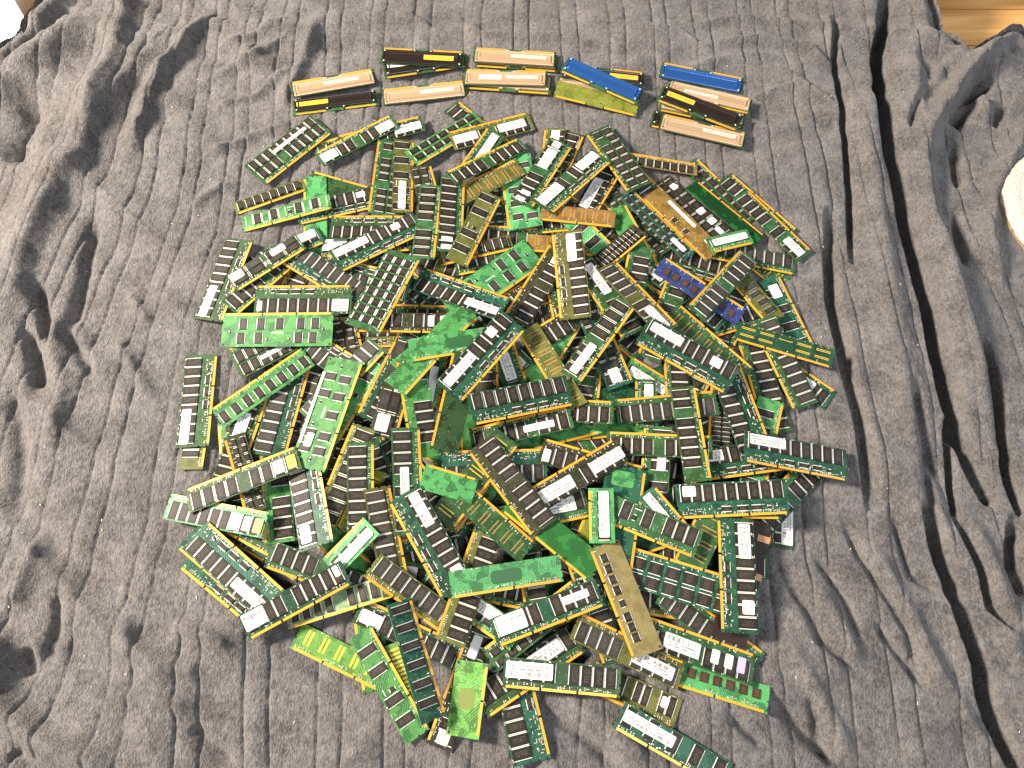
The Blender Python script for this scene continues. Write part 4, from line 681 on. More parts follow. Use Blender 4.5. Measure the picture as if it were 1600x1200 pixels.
    ('A', 'd', 'cccc-cccc', 133.35, 33, 129.1, 309.3, 7.35, 62.2, -0.0616, -0.0663, [(0.2, 0.65, 0.5, 0.95, 'b')], {}, 'blackish module with long sticker mid-length, rising rightward, above the copper-coloured bare board'),
    ('P', 'c', '', 107.95, 26, 95.4, 255.7, 20.05, -8.4, 0.0376, 0.14, [], {}, 'copper-coloured bare board with striped pads, upper centre'),
    ('A', 'l', '-c-c-c-c-', 133.35, 31, 127.4, 207.4, 11.82, 130.6, 0.0635, -0.1832, [], {}, 'bright green module, falling rightward, left of the black narrow-chip module'),
    ('G', 'l', '4', 133.35, 50, 11.6, 307.0, 8.98, -82.7, 0.0251, 0.1225, [], {}, 'bright green wide board, upright, right of the olive four-chip module'),
    ('2', 'l', 'ccccccc', 133.35, 33, -101.2, 403.7, 10.82, 39.2, -0.0543, 0.0628, [], {'tall': 1}, 'bright green two-row module, rising rightward, left of the olive two-sticker module'),
    ('A', 'g', 'cccc-cccc', 133.35, 31, -48.4, 428.1, 2.12, 136.4, 0.0195, -0.0273, [], {}, 'green module, falling rightward, left of the olive two-sticker module'),
    ('A', 'o', 'cccc-cccc', 133.35, 34, -31.6, 420.0, 8.56, -158.2, 0.0855, -0.0905, [(0.08, 0.42, 0.3, 0.72, 'p'), (0.68, 0.96, 0.3, 0.72, 'p')], {}, 'olive module with two white stickers at the top rim of the heap'),
    ('S', 'g', '', 84, 31, -45.5, 378.9, 10.33, -121.0, -0.0741, -0.19, [(0.08, 0.85, 0.38, 0.78, 'm')], {}, 'short module with long white sticker crossing the top-rim olive one'),
    ('P', 'o', '', 133.35, 33, -43.3, 315.0, 13.55, -148.4, 0.0139, 0.0097, [], {}, 'olive striped bare board, rising rightward, above the olive four-chip module'),
    ('A', 'g', 'cccc-cccc', 133.35, 28, -36.7, 356.0, 17.83, -144.9, 0.11, 0.029, [], {}, 'green module, rising rightward, below the olive two-sticker module'),
    ('2', 'd', 'cccccccc', 133.35, 33, -121.5, 285.7, 12.9, 105.0, -0.0051, 0.0906, [], {}, 'blackish two-row module, upright, left of the olive four-chip module'),
    ('A', 'g', 'ccc-cccc', 133.35, 33, -122.2, 246.0, 20.76, 87.4, -0.0633, 0.0453, [], {}, 'green module, upright, left of the olive four-chip module'),
    ('A', 'g', 'ccccccccc', 133.35, 36, -88.2, 258.6, 21.01, 89.5, -0.0234, 0.19, [(0.03, 0.09, 0.4, 0.85, 'w'), (0.13, 0.19, 0.4, 0.85, 'w')], {}, 'green module with two stickers, upright, left of the olive four-chip module'),
    ('A', 'o', '-c-ck-c-c', 133.35, 33, -54.4, 235.8, 19.84, 68.9, -0.0702, 0.19, [], {}, 'olive module with four spaced dark chips, slanting, upper centre'),
    ('J', 'o', 'cccccccc', 107.95, 25, -52.3, 202.9, 11.21, 15.9, -0.0275, 0.0583, [], {}, 'olive thick-chip module, level, below the olive four-chip module'),
    ('A', 'g', 'cccc-cccc', 133.35, 33, -17.2, 194.2, 6.45, 13.6, -0.0299, 0.0612, [], {}, 'green module, level, above the bright green wide board at upper centre'),
    ('P', 'c', '', 133.35, 28, 88.3, 213.1, 6.29, -3.6, -0.037, 0.0507, [], {}, 'copper striped bare board, level, below the copper-coloured bare board'),
    ('A', 'g', 'ccccccccc', 133.35, 30, 105.9, 255.4, 6.72, 5.3, 0.0255, -0.0492, [], {}, 'green module, level, right of the copper-coloured bare board'),
    ('G', 'l', '4', 153.4, 48, -27.6, 152.0, 13.21, 39.8, -0.0426, 0.1778, [], {}, 'bright green wide board with chips in two rows, upper centre'),
    ('A', 'd', 'cccc-cccc', 133.35, 38, 38.2, 146.2, 12.99, -119.8, -0.0255, -0.0447, [(0.1, 0.22, 0.4, 0.8, 'w')], {}, 'blackish module with small sticker at upper end, rising rightward, below the copper-coloured bare board'),
    ('R', 't', 'ccccccccc', 133.35, 43, -70.9, 120.2, 32.14, 154.7, -0.11, 0.19, [(0.04, 0.4, 0.55, 0.85, 'b')], {}, 'tall green module with barcode sticker falling to the right, upper left of centre'),
    ('R', 'o', 'ccccccccc', 133.35, 43, 81.6, 150.3, 33.31, -86.0, -0.0879, 0.19, [(0.05, 0.36, 0.45, 0.75, 'm')], {}, 'olive tall module with long sticker at upper end, upright, left of the black narrow-chip module'),
    ('A', 'g', 'cccc-cccc', 133.35, 36, 129.0, 117.4, 28.68, -59.7, 0.0022, -0.1127, [(0.08, 0.48, 0.45, 0.82, 'm')], {}, 'green module with long sticker at upper end, falling rightward, below the black narrow-chip module'),
    ('A', 'o', 'cccc-cccc', 133.35, 34, 168.8, 110.2, 40.06, 124.9, -0.1072, 0.19, [(0.04, 0.33, 0.3, 0.7, 'm')], {'cc': 'G'}, 'olive module with long sticker at lower end, falling rightward, below the black narrow-chip module'),
    ('A', 'd', 'cccc-cccc', 133.35, 33, 82.5, 88.7, 17.85, -147.4, -0.0469, -0.1565, [], {}, 'blackish module, rising rightward, right of the bright green wide board at upper centre'),
    ('R', 't', 'ccccccccc', 133.35, 43, -40.1, 21.5, 44.62, 51.3, 0.0057, 0.1636, [(0.05, 0.45, 0.55, 0.85, 'm'), (0.7, 0.8, 0.6, 0.9, 's')], {}, 'dark teal module with long sticker and square sticker, slanting up at the very centre'),
    ('C', 'l', '', 133.35, 31, -101.5, 47.4, 37.03, 46.6, -0.11, 0.19, [], {}, 'bright green chipless board, rising rightward, left of the bright green chipless board at centre'),
    ('C', 'l', '', 133.35, 33, -108.3, 25.6, 47.83, 51.8, -0.0041, 0.1328, [], {}, 'bright green chipless board, rising rightward, left of the dark teal module at the very centre'),
    ('C', 'l', '', 133.35, 31, -68.2, 39.7, 45.77, 13.6, -0.11, 0.133, [], {}, 'bright green chipless board left of the dark teal module at the very centre'),
    ('A', 'g', 'cccc-cccc', 133.35, 31, -152.3, 100.2, 9.85, -179.5, 0.0782, -0.0372, [], {}, 'green module, level, below the silvery three-row module'),
    ('A', 'd', 'cccc-cccc', 133.35, 33, -138.4, 68.8, 44.54, 0.7, -0.0621, -0.19, [(0.7, 0.76, 0.3, 0.85, 'w'), (0.82, 0.88, 0.3, 0.85, 'w')], {}, 'blackish module with two stickers, level, below the silvery three-row module'),
    ('S', 'l', '', 67.6, 31, -106.5, -0.5, 11.76, 81.7, 0.0244, 0.1077, [(0.05, 0.8, 0.3, 0.65, 'w')], {}, 'bright green short module with long sticker mid-length, upright, below the tall green falling module'),
    ('R', 't', 'ccccccccc', 133.35, 43, -124.1, -6.8, 9.43, 70.3, 0.0026, 0.1105, [], {}, 'teal tall module, rising rightward, left of the dark chipless board with curling traces'),
    ('B', 'g', '', 133.35, 36, -72.5, -41.0, 39.48, -101.1, -0.0779, -0.1388, [], {}, 'dark green chipless board with curling traces, upright near the centre'),
    ('A', 'l', 'cc--cccc-', 133.35, 38, -120.1, -47.7, 38.0, -79.0, -0.11, -0.19, [], {}, 'bright green module, upright, left of the dark chipless board with curling traces'),
    ('B', 'l', '', 133.35, 31, -51.1, -94.1, 4.15, -84.6, 0.0706, -0.0583, [], {}, 'bright green chipless board, upright, above the short bright green chipless board'),
    ('A', 'g', 'ccc-ccc-c', 133.35, 31, 11.9, -70.7, 20.55, -168.0, -0.0849, 0.0366, [(0.18, 0.48, 0.45, 0.75, 'b')], {}, 'green module with long sticker at right end, level, below the level eight-chip module at centre'),
    ('R', 't', 'cccccccc', 133.35, 43, 11.0, -37.8, 36.87, 14.4, -0.1097, 0.0347, [], {}, 'tall green module with eight chips and no sticker, nearly level at the centre'),
    ('A', 'g', 'ccccccccc', 133.35, 33, 64.9, -45.1, 18.82, 174.4, -0.11, 0.085, [], {}, 'green module, level, right of the level eight-chip module at centre'),
    ('A', 'g', 'ccccccccc', 133.35, 34, 202.5, -39.3, 14.36, -175.0, -0.0293, -0.0814, [], {'cc': 'G'}, 'green module, level, below the dark teal falling module'),
    ('2', 't', 'ccccccc', 133.35, 36, 121.8, 53.3, 19.12, 109.9, 0.0943, -0.0204, [(0.05, 0.2, 0.35, 0.75, 's')], {}, 'teal two-row module with small sticker at lower end, falling rightward, below the black narrow-chip module'),
    ('A', 'g', 'ccc-cccc', 133.35, 31, 115.6, 51.4, 32.05, 53.8, 0.0938, -0.0436, [(0.06, 0.42, 0.35, 0.72, 'm')], {}, 'green module with long sticker at lower end, rising rightward, below the black narrow-chip module'),
    ('A', 'g', 'ccccccccc', 133.35, 33, 220.5, 19.3, 10.33, -91.2, -0.0619, -0.021, [], {}, 'green module, upright, below the dark teal falling module'),
    ('A', 'g', '-ccccc-cc', 133.35, 33, 226.8, -78.9, 27.25, 92.5, -0.1022, -0.0945, [], {}, 'green module, upright, left of the rightmost tall green module'),
    ('S', 'l', '', 67.6, 31, 182.5, 4.9, 6.85, 147.5, 0.0984, 0.0401, [(0.08, 0.9, 0.4, 0.85, 'b')], {}, 'bright green short module with long sticker mid-length, falling rightward, below the blue module'),
    ('S', 'g', '', 67.6, 30, 177.3, -32.4, 9.2, -92.0, -0.0814, -0.0644, [(0.1, 0.5, 0.4, 0.8, 'w')], {}, 'green short module with long sticker at upper end, upright, below the dark teal falling module'),
    ('R', 't', 'ccccccccc', 133.35, 43, 227.6, 20.4, 48.53, -29.7, -0.11, 0.19, [(0.06, 0.4, 0.6, 0.9, 'b'), (0.72, 0.83, 0.58, 0.88, 's')], {}, 'dark teal module with two stickers falling to the right, right of centre'),
    ('P', 'g', '', 133.35, 34, 264.1, 50.3, 19.34, 134.8, 0.06, -0.0188, [], {}, 'green striped bare board, falling rightward, right of the dark teal falling module'),
    ('R', 't', 'ccccccccc', 133.35, 43, 296.0, -44.8, 22.72, 102.3, -0.0434, 0.0193, [], {}, 'teal tall module, falling rightward, left of the rightmost tall green module'),
    ('A', 'g', 'ccccccccc', 133.35, 36, 337.7, -5.2, 4.58, -80.6, -0.0319, 0.079, [], {}, 'green module, upright, below the yellow-dashed teal board'),
    ('A', 'l', 'c-c-c-c-c-', 133.35, 34, 321.1, -89.2, 12.3, 71.2, -0.0527, 0.0033, [], {}, 'bright green module, upright, left of the rightmost tall green module'),
    ('X', 'd', '', 107.95, 31, 274.7, -43.2, 9.51, -98.3, 0.0041, 0.0843, [], {}, 'blackish dense-chip module, upright, below the dark teal falling module'),
    ('A', 'g', 'cccc-cccc', 133.35, 31, 187.8, -92.9, 19.16, 175.3, -0.11, -0.0088, [], {}, 'green module, level, above the short upright green module'),
    ('A', 'g', 'cccc-cccc', 133.35, 36, 180.7, -131.8, 13.13, -97.6, -0.0137, 0.1846, [(0.1, 0.45, 0.55, 0.85, 'p')], {}, 'green module with long sticker at upper end, upright, right of the short upright green module'),
    ('B', 't', '', 133.35, 50, 131.0, -187.7, 20.53, 78.6, -0.0005, -0.0188, [], {'patch': 1}, 'teal chipless board, upright, right of the short upright green module'),
    ('S', 't', '', 67.6, 27, 185.9, -182.5, 26.39, 127.0, -0.0122, -0.19, [(0.08, 0.95, 0.4, 0.8, 'm')], {}, 'teal short module with long sticker mid-length, falling rightward, right of the short upright green module'),
    ('P', 'g', '', 133.35, 38, 228.0, -217.7, 22.51, -119.8, -0.11, 0.0528, [], {}, 'green striped bare board, rising rightward, left of the upright teal module at lower right'),
    ('A', 'g', 'c-ckc-ccc', 133.35, 36, 162.7, -195.0, 28.08, -23.9, 0.0734, 0.0853, [], {}, 'green module, falling rightward, right of the short upright green module'),
    ('S', 'l', '', 67.6, 31, 109.3, -185.5, 27.61, -90.7, -0.0328, 0.1362, [(0.08, 0.9, 0.4, 0.8, 'b')], {}, 'short bright green upright module with long white sticker, right of lower centre'),
    ('B', 'y', '', 80, 33, 95.2, -209.3, 9.13, -114.3, 0.0779, 0.0311, [], {}, 'gold-green chipless board, rising rightward, below the short upright green module'),
    ('A', 'd', 'cccc-cccc', 133.35, 34, 80.7, -134.5, 22.34, -149.4, -0.0407, -0.0619, [(0.0, 0.34, 0.35, 0.8, 'b'), (0.55, 0.96, 0.3, 0.8, 'b')], {}, 'blackish module with two stickers, rising rightward, above the short upright green module'),
    ('P', 'o', '', 133.35, 33, -45.4, -140.0, 11.78, 56.8, 0.026, 0.0725, [], {}, 'olive striped bare board, rising rightward, left of the long dark stickerless module'),
    ('A', 'd', 'cccc-cccc', 133.35, 38, -0.4, -148.0, 30.04, -53.1, -0.0446, 0.0341, [], {}, 'long dark module falling to the right below centre, no sticker'),
    ('R', 't', 'ccccccccc', 133.35, 43, -22.0, -121.7, 20.83, -176.6, 0.11, -0.19, [], {}, 'teal tall module, level, above the long dark stickerless module'),
    ('A', 'd', 'cccc-cccc', 133.35, 33, 100.5, -118.4, 18.03, 164.2, 0.0569, -0.0509, [(0.9, 0.97, 0.4, 0.9, 'w')], {}, 'blackish module with small sticker at left end, falling rightward, above the short upright green module'),
    ('A', 'o', 'cccc-cccc', 133.35, 31, 11.7, -140.6, 4.96, 151.9, 0.0674, 0.0611, [], {}, 'olive module, falling rightward, right of the long dark stickerless module'),
    ('A', 'g', 'cccc-cccc', 133.35, 36, 30.4, -180.5, 14.83, 13.2, -0.0883, -0.0153, [(0.48, 0.88, 0.35, 0.85, 'p')], {}, 'green module with long sticker at right end, level, right of the long dark stickerless module'),
    ('B', 'l', '', 67.6, 34, -78.3, -147.3, 32.95, 164.9, 0.11, 0.1351, [], {}, 'short bright green chipless board left of the long dark slanting module'),
    ('A', 'g', 'cccc-cccc', 133.35, 36, -128.6, -143.6, 36.54, 94.8, 0.0964, 0.1887, [(0.35, 0.62, 0.45, 0.75, 'p')], {}, 'green module with long sticker mid-length, upright, left of the short bright green chipless board'),
    ('P', 'g', '', 133.35, 36, -46.0, -137.2, 23.99, 52.7, 0.0724, 0.19, [], {}, 'green striped bare board, rising rightward, right of the short bright green chipless board'),
    ('P', 'g', '', 133.35, 33, -31.7, -186.2, 26.74, 139.1, 0.0719, 0.1707, [], {}, 'green striped bare board, falling rightward, below the long dark stickerless module'),
    ('A', 'o', 'cccc-cccc', 133.35, 36, -50.4, -270.8, 29.04, -108.3, 0.0579, -0.1254, [], {}, 'olive module, upright, left of the long bright green chipless board'),
    ('R', 't', 'ccccccccc', 133.35, 43, -97.0, -218.7, 38.7, -59.1, -0.0395, -0.0033, [(0.05, 0.38, 0.55, 0.85, 'm'), (0.8, 0.9, 0.58, 0.9, 's')], {}, 'dark teal module with long sticker and small square sticker, steep, lower left of centre'),
    ('S', 'g', '', 67.6, 34, -102.0, -258.7, 8.29, -7.4, -0.0315, -0.019, [(0.1, 0.3, 0.3, 0.85, 'w')], {}, 'green short module with small sticker at left end, level, below the steep teal module'),
    ('B', 'g', '', 133.35, 36, 49.4, -207.9, 23.16, -39.4, -0.0118, -0.0355, [], {'br': 1}, 'green chipless board, falling rightward, left of the short upright green module'),
    ('A', 'g', 'cccc-cccc', 133.35, 31, 19.1, -222.0, 11.16, -81.2, 0.0235, 0.0515, [(0.2, 0.45, 0.3, 0.8, 'm')], {}, 'green module with small sticker at upper end, upright, above the long bright green chipless board'),
    ('A', 't', 'cccc-cccc', 133.35, 31, 97.6, -291.1, 18.57, -71.4, -0.0005, -0.1221, [(0.12, 0.3, 0.4, 0.8, 'w')], {}, 'teal module with small sticker at upper end, upright, left of the golden board'),
    ('S', 'g', '', 67.6, 33, -5.2, 28.4, 7.08, 106.4, -0.0056, -0.0834, [(0.1, 0.7, 0.35, 0.8, 'm')], {}, 'green short module with long sticker mid-length, upright, above the level eight-chip module at centre'),
    ('A', 'g', 'cccc-cccc', 133.35, 31, 15.8, 32.8, 4.38, 42.2, 0.0726, -0.0047, [(0.2, 0.5, 0.3, 0.8, 'b')], {}, 'green module, rising rightward, above the level eight-chip module at centre'),
    ('P', 'o', '', 133.35, 31, 52.6, 15.3, 21.93, -61.7, 0.0233, 0.0507, [], {}, 'olive striped bare board, falling rightward, above the level eight-chip module at centre'),
    ('B', 'l', '', 133.35, 31, 53.6, 41.9, 9.33, 58.2, 0.11, 0.1208, [], {}, 'bright green chipless board, rising rightward, above the level eight-chip module at centre'),
    ('A', 'd', 'cccc-cccc', 133.35, 31, -33.0, -7.6, 7.69, 91.8, 0.0203, -0.0999, [], {}, 'blackish module, upright, below the dark teal module at the very centre'),
    ('A', 'g', 'cccc-cccc', 133.35, 33, 101.7, -1.6, 11.68, 81.4, -0.0786, 0.0529, [], {}, 'green module, upright, right of the level eight-chip module at centre'),
    ('B', 'l', '', 133.35, 34, 125.3, -60.4, 3.57, 6.3, -0.0049, 0.0093, [], {}, 'bright green chipless board, level, right of the level eight-chip module at centre'),
    ('B', 'l', '', 133.35, 34, 47.8, -72.5, 4.44, 13.7, 0.0708, 0.0, [], {}, 'bright green chipless board, rising rightward, below the level eight-chip module at centre'),
    ('B', 't', '', 133.35, 34, 156.8, -12.8, 5.74, 24.5, -0.0873, 0.004, [], {}, 'teal chipless board, rising rightward, left of the dark teal falling module'),
    ('A', 'g', '-c-ccc-cc', 133.35, 33, 208.7, 91.0, 19.01, -112.2, -0.0592, 0.0141, [], {}, 'green module, rising rightward, left of the blue module'),
    ('P', 'g', '', 133.35, 36, 191.2, 128.6, 5.95, 143.8, -0.0895, -0.0613, [], {}, 'green striped bare board, falling rightward, left of the blue module'),
    ('A', 'g', '-ccc-cc-c', 133.35, 34, 169.5, 138.8, 21.7, -102.1, 0.0228, -0.0099, [], {}, 'green module, upright, below the black narrow-chip module'),
    ('S', 'g', '', 67.6, 31, 168.5, 76.0, 2.35, -31.6, -0.0366, -0.0181, [(0.3, 0.7, 0.3, 0.7, 'w')], {}, 'green short module with long sticker mid-length, falling rightward, left of the dark teal falling module'),
    ('B', 'g', '', 133.35, 34, -365.6, 97.1, 3.54, -86.2, -0.0345, 0.1156, [], {}, 'green chipless board, upright, left of the wide bright green level board'),
    ('A', 'g', 'cccc-cccc', 133.35, 31, -345.8, 155.8, 15.72, 48.7, -0.0158, 0.105, [], {}, 'green module, rising rightward, above the wide bright green level board'),
    ('R', 't', 'ccccccccc', 133.35, 40, -208.3, 158.5, 9.83, 163.9, 0.0032, -0.1208, [], {}, 'teal tall module, falling rightward, left of the tall green falling module'),
    ('A', 'g', 'cccc-cccc', 133.35, 33, -211.8, 213.4, 8.51, 3.6, 0.0327, -0.0973, [(0.05, 0.3, 0.3, 0.9, 'p'), (0.35, 0.5, 0.3, 0.9, 'p')], {}, 'green module with two stickers, level, above the silvery three-row module'),
    ('A', 't', 'cccc-cccc', 133.35, 31, -312.9, -215.5, 4.07, -28.9, -0.0221, 0.0536, [], {}, 'teal module, falling rightward, right of the lower yellow-sticker module'),
    ('R', 't', 'ccccccccc', 133.35, 43, -142.6, -1.3, 7.65, -15.9, -0.11, 0.0099, [], {}, 'teal tall module, falling rightward, left of the dark chipless board with curling traces'),
    ('A', 'g', 'cccc-cccc', 133.35, 31, 126.7, 89.0, 8.31, -43.9, -0.043, 0.0183, [], {}, 'green module, falling rightward, below the black narrow-chip module'),
    ('B', 'g', '', 133.35, 34, -16.0, -158.6, 1.65, 0.5, -0.0369, -0.002, [], {}, 'green chipless board, level, below the long dark stickerless module'),
    ('B', 't', '', 133.35, 34, 135.9, -219.6, 7.02, 17.1, -0.0282, 0.0052, [], {}, 'teal chipless board, rising rightward, below the short upright green module'),
    ('B', 'l', '', 133.35, 34, -72.5, -112.9, 4.27, -34.0, 0.0001, -0.1507, [], {}, 'bright green chipless board, falling rightward, above the short bright green chipless board'),
    ('A', 'g', 'ccccccccc', 133.35, 33, 41.2, -298.2, 5.31, 15.0, 0.0604, -0.0041, [], {}, 'green module, rising rightward, left of the module with big printed sticker'),
    ('A', 't', 'cccc-cccc', 133.35, 33, 308.2, -88.1, 6.47, -74.9, 0.0423, -0.156, [], {}, 'teal module, falling rightward, left of the rightmost tall green module'),
    ('R', 'g', 'ccccccccc', 133.35, 40, 260.9, 183.5, 2.69, -18.6, -0.0258, -0.009, [], {}, 'green tall module, falling rightward, above the blue module'),
    ('R', 'o', 'ccccccccc', 133.35, 40, -220.4, 71.2, 1.43, 2.9, -0.0111, -0.0199, [], {}, 'olive tall module, level, below the silvery three-row module'),
    ('A', 'g', 'cccc-cccc', 133.35, 33, -180.7, -86.0, 1.87, 110.5, 0.0055, 0.0153, [], {}, 'green module, upright, right of the wide bright green upright board'),
    ('2', 't', 'ccccccccc', 133.35, 34, -25.5, 292.5, 0.21, 96.2, 0.0105, 0.0204, [], {}, 'teal two-row module, upright, above the olive four-chip module'),
    ('A', 'g', 'cccc-cccc', 133.35, 33, 299.6, 81.6, 3.36, 65.6, 0.0257, 0.0137, [], {}, 'green module, rising rightward, below the blue module'),
    ('2', 'd', 'ccccccccc', 133.35, 34, 20.0, 99.3, 2.09, -166.8, 0.0107, -0.0117, [], {}, 'blackish two-row module, level, below the bright green wide board at upper centre'),
    ('2', 't', 'ccccccccc', 133.35, 34, -153.5, 161.6, 2.29, 136.5, -0.0084, -0.017, [], {}, 'teal two-row module, falling rightward, right of the silvery three-row module'),
    ('R', 't', 'ccccccccc', 133.35, 40, -76.0, -214.5, 2.27, -164.6, 0.0089, -0.0156, [], {}, 'teal tall module, rising rightward, right of the steep teal module'),
    ('2', 'g', 'ccccccccc', 133.35, 34, 182.0, 253.2, 5.47, -54.3, 0.0723, 0.0273, [], {}, 'green two-row module, falling rightward, above the black narrow-chip module'),
    ('A', 'd', 'cccc-cccc', 133.35, 33, -270.2, -7.7, 4.05, 73.7, 0.0341, 0.0207, [], {}, 'blackish module, rising rightward, above the wide bright green upright board'),
    ('A', 'g', 'cccc-cccc', 133.35, 33, 14.3, 230.9, 2.35, 176.6, 0.0465, -0.0052, [], {}, 'green module, level, right of the olive four-chip module'),
    ('A', 'g', 'cccc-cccc', 133.35, 33, 95.5, -83.7, 0.69, -146.8, 0.0002, -0.0147, [], {}, 'green module, rising rightward, above the short upright green module'),
    ('A', 'd', 'cccc-cccc', 133.35, 33, 188.1, -120.0, 0.45, -13.9, 0.0084, 0.0071, [], {}, 'blackish module, level, right of the short upright green module'),
    ('2', 'd', 'ccccccccc', 133.35, 34, -14.4, 111.4, 6.3, -142.4, 0.0527, 0.0906, [], {}, 'blackish two-row module, rising rightward, below the bright green wide board at upper centre'),
    ('A', 'o', 'cccc-cccc', 133.35, 33, 106.2, 268.7, 1.07, 138.2, -0.0109, -0.0129, [], {}, 'olive module, falling rightward, right of the copper-coloured bare board'),
    ('A', 'o', 'cccc-cccc', 133.35, 33, -100.9, 183.5, 4.14, 162.4, 0.0375, 0.031, [], {}, 'olive module, falling rightward, above the tall green falling module'),
    ('A', 'g', 'cccc-cccc', 133.35, 33, 54.1, -268.5, 2.07, 100.5, 0.0002, -0.0346, [], {}, 'green module, upright, above the module with big printed sticker'),
    ('R', 'g', 'ccccccccc', 133.35, 40, 75.7, 99.3, 5.5, -79.3, -0.0563, -0.0175, [], {}, 'green tall module, upright, right of the bright green wide board at upper centre'),
    ('A', 'g', 'cccc-cccc', 133.35, 33, 232.6, -25.9, 2.84, 59.9, 0.0491, 0.0042, [], {}, 'green module, rising rightward, below the dark teal falling module'),
    ('A', 'd', 'cccc-cccc', 133.35, 33, -225.2, -114.4, 4.09, -103.2, -0.0366, 0.0334, [], {}, 'blackish module, upright, below the wide bright green upright board'),
    ('2', 'd', 'ccccccccc', 133.35, 34, -230.2, 82.6, 6.6, 105.9, -0.0749, 0.0866, [], {}, 'blackish two-row module, upright, below the silvery three-row module'),
    ('A', 'g', 'cccc-cccc', 133.35, 33, 298.0, 89.2, 7.49, 17.2, 0.0069, 0.0283, [], {}, 'green module, rising rightward, right of the dark teal falling module'),
    ('A', 't', 'cccc-cccc', 133.35, 33, -121.6, -131.2, 3.36, 126.6, 0.0276, 0.0743, [], {}, 'teal module, falling rightward, left of the short bright green chipless board'),
    ('A', 'g', 'cccc-cccc', 133.35, 33, -100.0, 270.9, 5.84, -5.1, 0.0362, -0.1011, [], {}, 'green module, level, left of the olive four-chip module'),
    ('A', 'd', 'cccc-cccc', 133.35, 33, -328.7, -34.4, 1.45, 80.9, -0.0191, 0.0267, [], {}, 'blackish module, upright, left of the wide bright green upright board'),
    ('A', 'd', 'cccc-cccc', 133.35, 33, 89.1, -194.0, 3.88, 72.4, -0.0408, 0.0774, [], {}, 'blackish module, upright, left of the short upright green module'),
    ('A', 'g', 'cccc-cccc', 133.35, 33, 247.2, -232.8, 2.8, 172.2, -0.0117, -0.0007, [], {}, 'green module, level, left of the upright teal module at lower right'),
    ('A', 'd', 'cccc-cccc', 133.35, 33, -114.6, 71.2, 2.79, -47.4, -0.011, -0.0639, [], {}, 'blackish module, falling rightward, left of the bright green chipless board at centre'),
    ('A', 'g', 'cccc-cccc', 133.35, 33, 281.4, -97.6, 3.93, 114.3, 0.0242, 0.0511, [], {}, 'green module, falling rightward, left of the rightmost tall green module'),
    ('R', 'd', 'ccccccccc', 133.35, 40, -223.1, -204.6, 4.9, -18.8, 0.0211, 0.0675, [], {}, 'blackish tall module, falling rightward, left of the short green module with long sticker'),
]

KEYS = {133.35: (-23.5, 18.5), 107.95: (0,), 67.6: (-18.0,), 153.4: (-25.0, 22.0)}
POUR = {'l': simple('dark_pour', (.018, .085, .026), .45), 'v': simple('gold_pour', (.12, .16, .03), .45)}
def spreader_mesh(c):
    def make():
        b = MB(); L, H = 127.0, 25.4; y0, y1 = -10.2, 15.2; z = T
        out = rounded(-L / 2, L / 2, y0, y1, 1.6, 2); n = len(out)
        def ring(ins, zz, r): return [(x, y, zz) for x, y in rounded(-L / 2 + ins, L / 2 - ins, y0 + ins, y1 - ins, r, 2)]
        rings = [ring(0, z, 1.6), ring(0, z + 2.3, 1.6), ring(.7, z + 2.9, 1.4), ring(2.2, z + 2.9, 1.2), ring(3.2, z + 1.9, 1.1), ring(4.6, z + 1.9, 1.0), ring(5.8, z + 3.5, 1.0), ring(7.2, z + 3.5, .9), ring(8.0, z + 2.9, .9)]
        st = len(b.v)
        for rg in rings: b.v += rg
        for i in range(len(rings) - 1):
            for j in range(n): b.f.append((st + i * n + j, st + i * n + (j + 1) % n, st + (i + 1) * n + (j + 1) % n, st + (i + 1) * n + j)); b.m.append(0)
        b.f.append(tuple(st + (len(rings) - 1) * n + j for j in range(n))); b.m.append(0)
        # bowed tabs at the middle of the pin side
        for s in (-1, 1): b.prism(rounded(s * 13 - 4, s * 13 + 4, y0 - 2.0, y0 + 1.0, .9, 2), z, z + 2.2)
        return b.mesh('heat_spreader', [SPREAD[c]])
    return cached(('spr', c), make)
def rivet_mesh():
    def make():
        b = MB(); b.disc(0, 0, 1.25, 0, 0, 10, .5); return b.mesh('rivet', [RIVET])
    return cached('rivet', make)
def pad_mesh(w, h, mat):
    def make():
        b = MB(); b.box(-w / 2, w / 2, -h / 2, h / 2, 0, .07); return b.mesh('pad_row', [mat])
    return cached(('pad', w, h, mat.name), make)

